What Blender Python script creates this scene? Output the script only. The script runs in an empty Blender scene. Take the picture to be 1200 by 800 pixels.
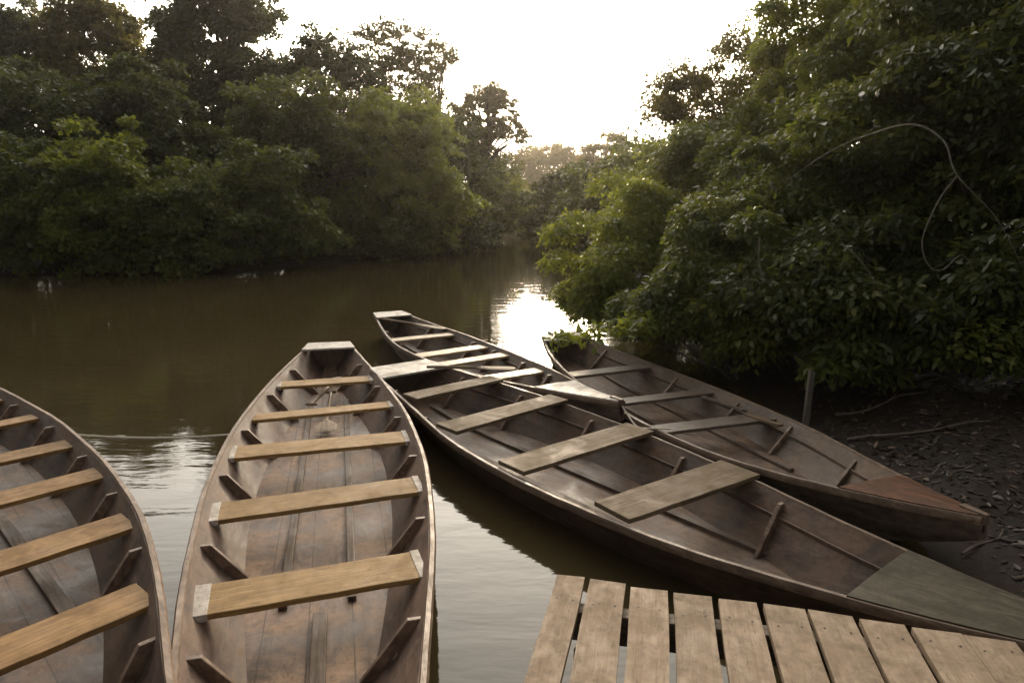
import bpy, bmesh, math, random
import numpy as np
from mathutils import Vector, Matrix

C = bpy.context.scene
COL = C.collection
R = math.radians
rng = np.random.default_rng(7)
random.seed(7)

# ------------------------------------------------------------------ camera, sky, sun, exposure
cam_d = bpy.data.cameras.new('camera')
cam = bpy.data.objects.new('camera', cam_d)
COL.objects.link(cam)
cam.location = (0, 0, 2.1)
cam.rotation_euler = (R(90 - 11.31), 0, 0)
cam_d.lens = 24.0
cam_d.sensor_width = 36.0
cam_d.clip_start = 0.05
cam_d.clip_end = 3000
C.camera = cam

GLOW, VEIL = 80.0, 3.0
HAZE = 0.00042
SUN_EL, SUN_AZ = 14.0, 3.0          # degrees; azimuth measured to the right of +Y
w = bpy.data.worlds.new('World')
C.world = w
w.use_nodes = True
nt = w.node_tree
nt.nodes.clear()
wo = nt.nodes.new('ShaderNodeOutputWorld')
bg = nt.nodes.new('ShaderNodeBackground')
sky = nt.nodes.new('ShaderNodeTexSky')
sky.sky_type = 'NISHITA'
sky.sun_disc = False
sky.sun_elevation = R(SUN_EL)
sky.sun_rotation = R(SUN_AZ)
sky.air_density = 1.2
sky.dust_density = 6.0
sky.ozone_density = 0.6
# thin bright cloud: a wide forward-scattering glow round the hidden sun over an even pale veil
tcw = nt.nodes.new('ShaderNodeTexCoord')
dt = nt.nodes.new('ShaderNodeVectorMath'); dt.operation = 'DOT_PRODUCT'
dt.inputs[1].default_value = (math.sin(R(SUN_AZ)) * math.cos(R(SUN_EL)), math.cos(R(SUN_AZ)) * math.cos(R(SUN_EL)), math.sin(R(SUN_EL)))
nt.links.new(tcw.outputs['Generated'], dt.inputs[0])
mx0 = nt.nodes.new('ShaderNodeMath'); mx0.operation = 'MAXIMUM'; mx0.inputs[1].default_value = 0.0
nt.links.new(dt.outputs['Value'], mx0.inputs[0])
pw = nt.nodes.new('ShaderNodeMath'); pw.operation = 'POWER'; pw.inputs[1].default_value = 4.0
nt.links.new(mx0.outputs[0], pw.inputs[0])
ma = nt.nodes.new('ShaderNodeMath'); ma.operation = 'MULTIPLY_ADD'
ma.inputs[1].default_value = GLOW; ma.inputs[2].default_value = VEIL
nt.links.new(pw.outputs[0], ma.inputs[0])
cl = nt.nodes.new('ShaderNodeVectorMath'); cl.operation = 'SCALE'
cl.inputs[0].default_value = (1.0, .93, .825)
nt.links.new(ma.outputs[0], cl.inputs['Scale'])
hz = nt.nodes.new('ShaderNodeMix')
hz.data_type = 'RGBA'
hz.inputs['Factor'].default_value = 0.7
nt.links.new(sky.outputs['Color'], hz.inputs['A'])
nt.links.new(cl.outputs[0], hz.inputs['B'])
nt.links.new(hz.outputs['Result'], bg.inputs['Color'])
bg.inputs['Strength'].default_value = 0.13
nt.links.new(bg.outputs['Background'], wo.inputs['Surface'])

sd = bpy.data.lights.new('sun', 'SUN')
sd.energy = 2.5
sd.angle = R(10)
sd.color = (1.0, 0.80, 0.56)
sun = bpy.data.objects.new('sun', sd)
COL.objects.link(sun)
sv = Vector((math.sin(R(SUN_AZ)) * math.cos(R(SUN_EL)), math.cos(R(SUN_AZ)) * math.cos(R(SUN_EL)), math.sin(R(SUN_EL))))
sun.rotation_euler = (-sv).to_track_quat('-Z', 'Y').to_euler()
sun.location = (0, 0, 30)

C.view_settings.view_transform = 'Standard'
C.view_settings.look = 'None'
C.view_settings.gamma = 1
C.view_settings.use_curve_mapping = False
C.view_settings.exposure = 0.1
C.render.engine = 'CYCLES'


# ------------------------------------------------------------------ helpers
class MB:
    """collects verts / faces / per-face material index, builds ONE mesh object"""
    def __init__(self):
        self.v, self.f, self.m = [], [], []

    def add(self, vs, fs, mi=0):
        o = len(self.v)
        self.v += [tuple(p) for p in vs]
        self.f += [tuple(i + o for i in q) for q in fs]
        self.m += [mi] * len(fs)

    def tube(self, pts, rad, sides=6, mi=0, cap=True):
        pts = [Vector(p) for p in pts]
        n = len(pts)
        if not hasattr(rad, '__len__'):
            rad = [rad] * n
        vs, fs = [], []
        ref = None
        for i, p in enumerate(pts):
            t = (pts[min(i + 1, n - 1)] - pts[max(i - 1, 0)]).normalized()
            if ref is None:
                a = Vector((0, 0, 1)) if abs(t.z) < .9 else Vector((1, 0, 0))
            else:
                a = ref
            s = (a - t * a.dot(t)).normalized()
            ref = s
            b = t.cross(s)
            for k in range(sides):
                an = 2 * math.pi * k / sides
                vs.append(p + (s * math.cos(an) + b * math.sin(an)) * rad[i])
        for i in range(n - 1):
            for k in range(sides):
                k2 = (k + 1) % sides
                fs.append((i * sides + k, i * sides + k2, (i + 1) * sides + k2, (i + 1) * sides + k))
        if cap:
            fs.append(tuple(range(sides))[::-1])
            fs.append(tuple((n - 1) * sides + k for k in range(sides)))
        self.add(vs, fs, mi)

    def loft(self, rings, closed_ring=True, caps=True, mi=0):
        n, k = len(rings), len(rings[0])
        vs = [p for r in rings for p in r]
        fs = []
        for i in range(n - 1):
            for j in range(k if closed_ring else k - 1):
                j2 = (j + 1) % k
                fs.append((i * k + j, i * k + j2, (i + 1) * k + j2, (i + 1) * k + j))
        if caps:
            fs.append(tuple(range(k))[::-1])
            fs.append(tuple((n - 1) * k + j for j in range(k)))
        self.add(vs, fs, mi)

    def box(self, x0, x1, y0, y1, z0, z1, mi=0):
        vs = [(x0, y0, z0), (x1, y0, z0), (x1, y1, z0), (x0, y1, z0), (x0, y0, z1), (x1, y0, z1), (x1, y1, z1), (x0, y1, z1)]
        self.add(vs, [(0, 3, 2, 1), (4, 5, 6, 7), (0, 1, 5, 4), (1, 2, 6, 5), (2, 3, 7, 6), (3, 0, 4, 7)], mi)

    def build(self, name, mats, parent=None, smooth=False, bevel=0.0, seg=2, loc=None, rot=None):
        me = bpy.data.meshes.new(name)
        me.from_pydata(self.v, [], self.f)
        if not isinstance(mats, (list, tuple)):
            mats = [mats]
        for m in mats:
            me.materials.append(m)
        me.polygons.foreach_set('material_index', self.m)
        bm = bmesh.new()
        bm.from_mesh(me)
        if bevel:
            bmesh.ops.bevel(bm, geom=[e for e in bm.edges if e.calc_face_angle(0) > .5], offset=bevel, segments=seg, affect='EDGES', profile=.6)
        bmesh.ops.recalc_face_normals(bm, faces=bm.faces)
        bm.to_mesh(me)
        bm.free()
        if smooth:
            me.polygons.foreach_set('use_smooth', [True] * len(me.polygons))
            me.set_sharp_from_angle(angle=R(38))
        o = bpy.data.objects.new(name, me)
        COL.objects.link(o)
        if loc is not None:
            o.location = loc
        if rot is not None:
            o.rotation_euler = rot
        if parent:
            o.parent = parent
        return o


def thing(name, label, cat, loc=(0, 0, 0), rz=0.0, group=None):
    o = bpy.data.objects.new(name, None)
    COL.objects.link(o)
    o.empty_display_size = .2
    o.location = loc
    o.rotation_euler = (0, 0, rz)
    return tag(o, label, cat, group)


def tag(o, label=None, cat=None, group=None, kind=None):
    if label: o['label'] = label
    if cat: o['category'] = cat
    if group: o['group'] = group
    if kind: o['kind'] = kind
    return o


def interp(xs, ys, x):
    """smooth (catmull-rom) interpolation, xs ascending"""
    xs, ys = np.asarray(xs, float), np.asarray(ys, float)
    m = np.gradient(ys, xs)
    i = int(np.clip(np.searchsorted(xs, x) - 1, 0, len(xs) - 2))
    h = xs[i + 1] - xs[i]
    t = float(np.clip((x - xs[i]) / h, 0, 1))
    return ((2 * t**3 - 3 * t**2 + 1) * ys[i] + (t**3 - 2 * t**2 + t) * h * m[i]
            + (-2 * t**3 + 3 * t**2) * ys[i + 1] + (t**3 - t**2) * h * m[i + 1])


_w = [(rng.normal(size=2), rng.uniform(0, 6.28)) for _ in range(24)]
def wav(x, y, f):
    """cheap smooth noise, about -1..1"""
    s = 0
    for k, (d, p) in enumerate(_w):
        s = s + np.sin((d[0] * x + d[1] * y) * f + p + 1.7 * np.sin((d[1] * x - d[0] * y) * f * .7 + 2 * p))
    return s / 6.0


# ------------------------------------------------------------------ materials
def new_mat(name):
    m = bpy.data.materials.new(name)
    m.use_nodes = True
    t = m.node_tree
    t.nodes.clear()
    out = t.nodes.new('ShaderNodeOutputMaterial')
    return m, t, out


def N(t, kind, **kw):
    n = t.nodes.new(kind)
    for k, v in kw.items():
        setattr(n, k, v)
    return n


def ramp(t, fac, stops):
    r = N(t, 'ShaderNodeValToRGB')
    el = r.color_ramp.elements
    while len(el) < len(stops):
        el.new(.5)
    for e, (p, c) in zip(el, stops):
        e.position = p
        e.color = (*c, 1)
    t.links.new(fac, r.inputs['Fac'])
    return r.outputs['Color']


def mixc(t, fac, a, b, mode='MIX'):
    m = N(t, 'ShaderNodeMix', data_type='RGBA', blend_type=mode)
    for inp, v in (('Factor', fac), ('A', a), ('B', b)):
        if isinstance(v, (int, float)):
            m.inputs[inp].default_value = v
        elif isinstance(v, tuple):
            m.inputs[inp].default_value = (*v, 1)
        else:
            t.links.new(v, m.inputs[inp])
    return m.outputs['Result']


def noise(t, vec, scale, detail=6, rough=.6, dist=0.0):
    n = N(t, 'ShaderNodeTexNoise')
    n.inputs['Scale'].default_value = scale
    n.inputs['Detail'].default_value = detail
    n.inputs['Roughness'].default_value = rough
    n.inputs['Distortion'].default_value = dist
    t.links.new(vec, n.inputs['Vector'])
    return n.outputs['Fac']


def coords(t, scale=(1, 1, 1), per_object=True):
    tc = N(t, 'ShaderNodeTexCoord')
    v = tc.outputs['Object']
    if per_object:
        oi = N(t, 'ShaderNodeObjectInfo')
        cx = N(t, 'ShaderNodeCombineXYZ')
        mu = N(t, 'ShaderNodeMath', operation='MULTIPLY')
        mu.inputs[1].default_value = 37.0
        t.links.new(oi.outputs['Random'], mu.inputs[0])
        for k in 'XYZ':
            t.links.new(mu.outputs[0], cx.inputs[k])
        ad = N(t, 'ShaderNodeVectorMath', operation='ADD')
        t.links.new(v, ad.inputs[0])
        t.links.new(cx.outputs[0], ad.inputs[1])
        v = ad.outputs[0]
    mp = N(t, 'ShaderNodeMapping')
    mp.inputs['Scale'].default_value = scale
    t.links.new(v, mp.inputs['Vector'])
    return v, mp.outputs['Vector']


def wood(name, dark, mid, light, grain=(1.2, 22, 22), rough=.55, stain=None, stain_amt=.5, bump=.25, stain_scale=3.0, varo=.0, spec=.4, mottle=.45, seam=0.0):
    """weathered plank: grain runs along the axis with the small number in `grain`"""
    m, t, out = new_mat(name)
    v, g = coords(t, grain)
    f = noise(t, g, 2.2, 8, .62, .6)
    col = ramp(t, f, [(.28, dark), (.5, mid), (.72, light)])
    big = noise(t, v, stain_scale, 6, .65, .8)
    if stain:
        sm = ramp(t, big, [(.42, (0, 0, 0)), (.62, (1, 1, 1))])
        mm = N(t, 'ShaderNodeMath', operation='MULTIPLY')
        t.links.new(sm, mm.inputs[0]); mm.inputs[1].default_value = stain_amt
        col = mixc(t, mm.outputs[0], col, stain)
    # small dark specks and scratches
    sp = noise(t, g, 9.0, 4, .7)
    spm = ramp(t, sp, [(.30, (.45, .45, .45)), (.42, (1, 1, 1))])
    col = mixc(t, .8, col, spm, 'MULTIPLY')
    mo = noise(t, v, 17, 9, .72, .4)
    col = mixc(t, mottle, col, ramp(t, mo, [(.32, (.38, .36, .34)), (.50, (.95, .95, .95)), (.68, (1.30, 1.28, 1.25))]), 'MULTIPLY')
    if seam:                              # joints between the bottom planks
        tc2 = N(t, 'ShaderNodeTexCoord')
        sx = N(t, 'ShaderNodeSeparateXYZ')
        t.links.new(tc2.outputs['Object'], sx.inputs[0])
        pp = N(t, 'ShaderNodeMath', operation='PINGPONG'); pp.inputs[1].default_value = seam / 2
        t.links.new(sx.outputs['X'], pp.inputs[0])
        lt = N(t, 'ShaderNodeMath', operation='LESS_THAN'); lt.inputs[1].default_value = .0035
        t.links.new(pp.outputs[0], lt.inputs[0])
        sc_ = N(t, 'ShaderNodeMath', operation='MULTIPLY'); sc_.inputs[1].default_value = .65
        t.links.new(lt.outputs[0], sc_.inputs[0])
        col = mixc(t, sc_.outputs[0], col, (.03, .022, .017))
    if varo:
        oi = N(t, 'ShaderNodeObjectInfo')
        mr = N(t, 'ShaderNodeMapRange')
        mr.inputs['To Min'].default_value = 1 - varo
        mr.inputs['To Max'].default_value = 1 + varo
        t.links.new(oi.outputs['Random'], mr.inputs['Value'])
        cc = N(t, 'ShaderNodeCombineColor')
        for k in ('Red', 'Green', 'Blue'):
            t.links.new(mr.outputs['Result'], cc.inputs[k])
        col = mixc(t, 1.0, col, cc.outputs['Color'], 'MULTIPLY')
    p = N(t, 'ShaderNodeBsdfPrincipled')
    t.links.new(col, p.inputs['Base Color'])
    rr = ramp(t, big, [(.35, (rough - .14,) * 3), (.65, (rough + .14,) * 3)])
    t.links.new(rr, p.inputs['Roughness'])
    p.inputs['Specular IOR Level'].default_value = spec
    bp = N(t, 'ShaderNodeBump')
    bp.inputs['Strength'].default_value = bump
    bp.inputs['Distance'].default_value = .01
    t.links.new(f, bp.inputs['Height'])
    t.links.new(bp.outputs['Normal'], p.inputs['Normal'])
    t.links.new(p.outputs[0], out.inputs['Surface'])
    return m


M = {}
# hull planks: grain runs along local Y of the boat
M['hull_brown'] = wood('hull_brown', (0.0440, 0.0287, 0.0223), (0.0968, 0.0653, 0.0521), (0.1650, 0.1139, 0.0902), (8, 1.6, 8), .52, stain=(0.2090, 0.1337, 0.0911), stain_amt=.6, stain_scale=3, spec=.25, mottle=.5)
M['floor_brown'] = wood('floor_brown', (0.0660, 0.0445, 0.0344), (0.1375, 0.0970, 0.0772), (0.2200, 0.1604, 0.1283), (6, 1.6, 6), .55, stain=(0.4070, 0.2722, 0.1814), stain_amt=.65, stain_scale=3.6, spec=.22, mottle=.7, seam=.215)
M['floor_dark'] = wood('floor_dark', (0.0440, 0.0307, 0.0242), (0.1012, 0.0723, 0.0577), (0.1705, 0.1257, 0.1014), (6, 1.6, 6), .52, stain=(0.2530, 0.1584, 0.0977), stain_amt=.6, stain_scale=3.2, spec=.25, mottle=.7, seam=.215)
M['hull_dark'] = wood('hull_dark', (0.0330, 0.0228, 0.0177), (0.0770, 0.0535, 0.0428), (0.1375, 0.0980, 0.0781), (8, 1.6, 8), .5, stain=(0.1705, 0.1040, 0.0632), stain_amt=.55, stain_scale=2.4, spec=.25, mottle=.5)
M['hull_grey'] = wood('hull_grey', (0.0352, 0.0257, 0.0205), (0.0858, 0.0644, 0.0521), (0.1540, 0.1178, 0.0967), (8, 1.6, 8), .52, stain=(0.1870, 0.1287, 0.0884), stain_amt=.55, stain_scale=2.4, spec=.22, mottle=.5)
M['rail'] = wood('rail', (.10, .065, .042), (.22, .15, .10), (.34, .25, .175), (20, 1.6, 20), .5, stain=(.13, .09, .065), stain_amt=.6, stain_scale=5)
M['rail_dark'] = wood('rail_dark', (.07, .045, .03), (.15, .10, .068), (.25, .18, .125), (20, 1.6, 20), .5, stain=(.09, .06, .045), stain_amt=.6, stain_scale=5)
M['strip'] = wood('strip', (.055, .040, .031), (.125, .094, .072), (.20, .155, .122), (20, 1.4, 20), .6, spec=.2)
M['rib'] = wood('rib', (0.0697, 0.0435, 0.0304), (0.1705, 0.1131, 0.0800), (0.2945, 0.2102, 0.1518), (8, 8, 8), .5)
# seats: grain along local X
M['seat_new'] = wood('seat_new', (.17, .095, .030), (.29, .175, .062), (.39, .25, .105), (1.1, 24, 24), .6, stain=(.20, .13, .06), stain_amt=.6, varo=.12, spec=.2, stain_scale=5)
M['seat_amber'] = wood('seat_amber', (.14, .072, .024), (.24, .135, .048), (.33, .20, .08), (1.1, 24, 24), .6, stain=(.15, .095, .048), stain_amt=.6, varo=.15, spec=.2, stain_scale=5)
M['seat_pale'] = wood('seat_pale', (.26, .18, .10), (.40, .30, .18), (.52, .42, .28), (1.1, 24, 24), .5, stain=(.33, .27, .19), stain_amt=.5, varo=.1)
M['seat_grey'] = wood('seat_grey', (0.0532, 0.0370, 0.0232), (0.1470, 0.1043, 0.0671), (0.2450, 0.1808, 0.1220), (1.0, 30, 30), .68, stain=(0.1190, 0.0924, 0.0512), stain_amt=.5, varo=.12, bump=.5, spec=.15)
M['seat_dark'] = wood('seat_dark', (.05, .037, .028), (.12, .092, .07), (.19, .15, .118), (1.1, 26, 26), .45, varo=.1)
M['white_paint'] = wood('white_paint', (.30, .27, .235), (.46, .425, .38), (.58, .54, .49), (6, 6, 6), .65, stain=(.26, .21, .17), stain_amt=.6, stain_scale=14, bump=.1, spec=.2)
M['white_deck'] = wood('white_deck', (.31, .285, .25), (.52, .485, .44), (.66, .625, .575), (2.0, 20, 20), .55, stain=(.24, .195, .155), stain_amt=.6, stain_scale=6, bump=.15, spec=.25, mottle=.45)
M['deck_rust'] = wood('deck_rust', (.04, .018, .010), (.10, .042, .021), (.16, .072, .036), (14, 1.6, 14), .6, stain=(.055, .033, .022), stain_amt=.6, stain_scale=4, spec=.2)
M['deck_moss'] = wood('deck_moss', (.026, .021, .013), (.056, .047, .029), (.090, .077, .050), (14, 1.6, 14), .62, stain=(.036, .032, .019), stain_amt=.6, stain_scale=4, spec=.2, mottle=.6)
M['dock'] = wood('dock', (0.2255, 0.1620, 0.1092), (0.2992, 0.2268, 0.1611), (0.3630, 0.2840, 0.2078), (18, 1.6, 18), .75, stain=(0.2035, 0.1512, 0.1060), stain_amt=.6, stain_scale=7, varo=.09, bump=.3, spec=.2, mottle=.5)
M['nail'] = wood('nail', (.02, .014, .01), (.04, .028, .02), (.07, .045, .03), rough=.6)
M['beam'] = wood('beam', (.06, .045, .03), (.13, .10, .07), (.22, .17, .125), (1.2, 20, 20), .7)
M['paddle'] = wood('paddle', (.13, .092, .06), (.24, .18, .125), (.33, .26, .19), (22, 1.2, 22), .6, spec=.2)
M['stake'] = wood('stake', (.05, .042, .034), (.10, .087, .073), (.16, .14, .12), (20, 20, 1.5), .7)
M['stick'] = wood('stick', (.05, .038, .028), (.11, .085, .064), (.19, .155, .12), (9, 9, 9), .75)
M['bark'] = wood('bark', (.035, .028, .02), (.075, .06, .045), (.13, .11, .085), (7, 7, 1.5), .85, bump=.8)
M['bark_pale'] = wood('bark_pale', (.12, .10, .075), (.22, .19, .15), (.33, .29, .235), (7, 7, 1.5), .85, bump=.6)
M['vine'] = wood('vine', (.10, .088, .065), (.18, .16, .125), (.27, .245, .20), (9, 9, 9), .7)
M['rope'] = wood('rope', (.42, .37, .30), (.58, .52, .43), (.70, .64, .55), (40, 40, 40), .85)


def leaf_mat(name, dark, mid, light, trans, rough=.42, tfac=.3, spec=.5):
    m, t, out = new_mat(name)
    at = N(t, 'ShaderNodeAttribute', attribute_name='tint')
    col = ramp(t, at.outputs['Fac'], [(0, dark), (.5, mid), (.9, light), (1, (light[0] * 1.5, light[1] * 1.15, light[2]))])
    p = N(t, 'ShaderNodeBsdfPrincipled')
    t.links.new(col, p.inputs['Base Color'])
    p.inputs['Roughness'].default_value = rough
    p.inputs['Specular IOR Level'].default_value = spec
    tr = N(t, 'ShaderNodeBsdfTranslucent')
    tr.inputs['Color'].default_value = (*trans, 1)
    mx = N(t, 'ShaderNodeMixShader')
    mx.inputs['Fac'].default_value = tfac
    t.links.new(p.outputs[0], mx.inputs[1])
    t.links.new(tr.outputs[0], mx.inputs[2])
    t.links.new(mx.outputs[0], out.inputs['Surface'])
    return m


M['leaf'] = leaf_mat('leaf', (0.0212, 0.0324, 0.0077), (0.0519, 0.0720, 0.0132), (0.1086, 0.1296, 0.0220), (0.2006, 0.2280, 0.0308), rough=.4, tfac=.33, spec=.32)
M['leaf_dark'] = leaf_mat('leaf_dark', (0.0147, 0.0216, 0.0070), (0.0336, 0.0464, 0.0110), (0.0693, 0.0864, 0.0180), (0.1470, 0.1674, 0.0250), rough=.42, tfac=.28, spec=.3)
M['leaf_olive'] = leaf_mat('leaf_olive', (.024, .027, .009), (.058, .060, .016), (.11, .105, .026), (.27, .23, .045), rough=.5, tfac=.38, spec=.25)
M['leaf_bright'] = leaf_mat('leaf_bright', (0.0312, 0.0494, 0.0092), (0.0780, 0.1092, 0.0161), (0.1625, 0.1950, 0.0276), (0.3250, 0.3510, 0.0403), rough=.42, tfac=.38, spec=.3)
M['leaf_far_hazed'] = leaf_mat('leaf_far_hazed', (.09, .085, .036), (.14, .125, .052), (.20, .17, .07), (.50, .41, .17), rough=.8, tfac=.55, spec=.1)  # haze and backlit glow of far crowns painted as paler leaf colour
M['litter'] = leaf_mat('litter', (0.0112, 0.0074, 0.0048), (0.0270, 0.0179, 0.0117), (0.0843, 0.0609, 0.0429), (0.0562, 0.0420, 0.0292), rough=.6, tfac=.05)

# water
m, t, out = new_mat('river_water')
tc = N(t, 'ShaderNodeTexCoord')
mp = N(t, 'ShaderNodeMapping'); mp.inputs['Scale'].default_value = (.7, 2.0, 1)
t.links.new(tc.outputs['Object'], mp.inputs['Vector'])
n1 = noise(t, mp.outputs['Vector'], 1.6, 3, .5, .4)
n2 = noise(t, mp.outputs['Vector'], 9.0, 3, .5, .3)
ms = N(t, 'ShaderNodeMath', operation='MULTIPLY_ADD')
t.links.new(n2, ms.inputs[0]); ms.inputs[1].default_value = .13
t.links.new(n1, ms.inputs[2])
bp = N(t, 'ShaderNodeBump'); bp.inputs['Strength'].default_value = .09; bp.inputs['Distance'].default_value = .06
t.links.new(ms.outputs[0], bp.inputs['Height'])
p = N(t, 'ShaderNodeBsdfPrincipled')
big = noise(t, tc.outputs['Object'], .25, 3, .5)
t.links.new(ramp(t, big, [(.3, (.036, .027, .0125)), (.7, (.048, .036, .0165))]), p.inputs['Base Color'])
p.inputs['Roughness'].default_value = .045
p.inputs['IOR'].default_value = 1.33
t.links.new(bp.outputs['Normal'], p.inputs['Normal'])
t.links.new(p.outputs[0], out.inputs['Surface'])
M['water'] = m

# mud ground
m, t, out = new_mat('mud')
tc = N(t, 'ShaderNodeTexCoord')
f1 = noise(t, tc.outputs['Object'], 1.3, 8, .65, .5)
f2 = noise(t, tc.outputs['Object'], 14, 6, .7)
col = ramp(t, f1, [(.3, (.012, .0085, .006)), (.55, (.028, .020, .0145)), (.75, (.052, .039, .029))])
col = mixc(t, .6, col, ramp(t, f2, [(.3, (.35, .35, .35)), (.65, (1.1, 1.1, 1.1))]), 'MULTIPLY')
p = N(t, 'ShaderNodeBsdfPrincipled')
t.links.new(col, p.inputs['Base Color'])
t.links.new(ramp(t, f1, [(.35, (.5,) * 3), (.65, (.9,) * 3)]), p.inputs['Roughness'])
p.inputs['Specular IOR Level'].default_value = .2
bp = N(t, 'ShaderNodeBump'); bp.inputs['Strength'].default_value = .6; bp.inputs['Distance'].default_value = .03
t.links.new(f2, bp.inputs['Height'])
t.links.new(bp.outputs['Normal'], p.inputs['Normal'])
t.links.new(p.outputs[0], out.inputs['Surface'])
M['mud'] = m

# ------------------------------------------------------------------ ground sheet with the river bed cut into it
RIVER = np.array([(-260, 14), (-60, 17), (-30, 20.4), (-14.6, 21.2), (-10.9, 21.5), (-8.2, 22.5), (-6.2, 26.1), (-2.9, 31.6),
                  (-1.7, 40), (-1.5, 49), (-1.2, 58), (.4, 62), (3.0, 58), (3.4, 48), (2.9, 34),
                  (2.6, 19), (2.5, 12.8), (2.6, 8.8), (2.76, 7.2), (2.64, 5.8), (2.66, 4.8), (2.64, 3.95), (2.42, 3.2), (2.42, 2.4), (2.6, 1.2),
                  (3.0, -2), (3, -7), (-40, -9), (-260, -12)], float)


def shore_dist(x, y):
    """signed distance to the river outline, positive on land"""
    x, y = np.asarray(x, float), np.asarray(y, float)
    best = np.full(x.shape, 1e9)
    inside = np.zeros(x.shape, bool)
    n = len(RIVER)
    for i in range(n):
        a, b = RIVER[i], RIVER[(i + 1) % n]
        d = b - a
        tt = np.clip(((x - a[0]) * d[0] + (y - a[1]) * d[1]) / (d @ d), 0, 1)
        best = np.minimum(best, np.hypot(x - a[0] - tt * d[0], y - a[1] - tt * d[1]))
        if a[1] != b[1]:
            c = ((a[1] > y) != (b[1] > y)) & (x < (b[0] - a[0]) * (y - a[1]) / (b[1] - a[1]) + a[0])
            inside ^= c
    return np.where(inside, -best, best)


def ground_z(x, y):
    d = shore_dist(x, y)
    d = d + .12 * wav(x, y, .9)
    land = 1.7 * (1 - np.exp(-np.maximum(d, 0) * .13))
    wet = -1.2 * (1 - np.exp(np.minimum(d, 0) * .55))
    near = np.exp(-((x - 4) ** 2 + (y - 5) ** 2) / 60)
    bumps = (.030 * wav(x, y, 2.1) + .012 * wav(x, y, 6.3)) * near * np.clip(d * 2.5 + .3, 0, 1)
    return np.where(d > 0, land, wet) + bumps + np.clip((np.hypot(x, y) - 120) / 200, 0, 1) * 5 * (d > 0)


tt = np.linspace(-1, 1, 381)
gx = 3 + 1.6 * np.sinh(tt * 6.2)
gy = 4.5 + 1.6 * np.sinh(tt * 6.2)
X, Y = np.meshgrid(gx, gy, indexing='ij')
Z = ground_z(X, Y)
nn = len(tt)
me = bpy.data.meshes.new('ground')
idx = np.arange(nn * nn).reshape(nn, nn)
quads = np.stack([idx[:-1, :-1], idx[1:, :-1], idx[1:, 1:], idx[:-1, 1:]], -1).reshape(-1, 4)
me.from_pydata(np.stack([X, Y, Z], -1).reshape(-1, 3).tolist(), [], quads.tolist())
me.materials.append(M['mud'])
me.polygons.foreach_set('use_smooth', [True] * len(me.polygons))
g = bpy.data.objects.new('ground', me); COL.objects.link(g); tag(g, 'dark muddy river bank and bed', kind='structure')

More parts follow.
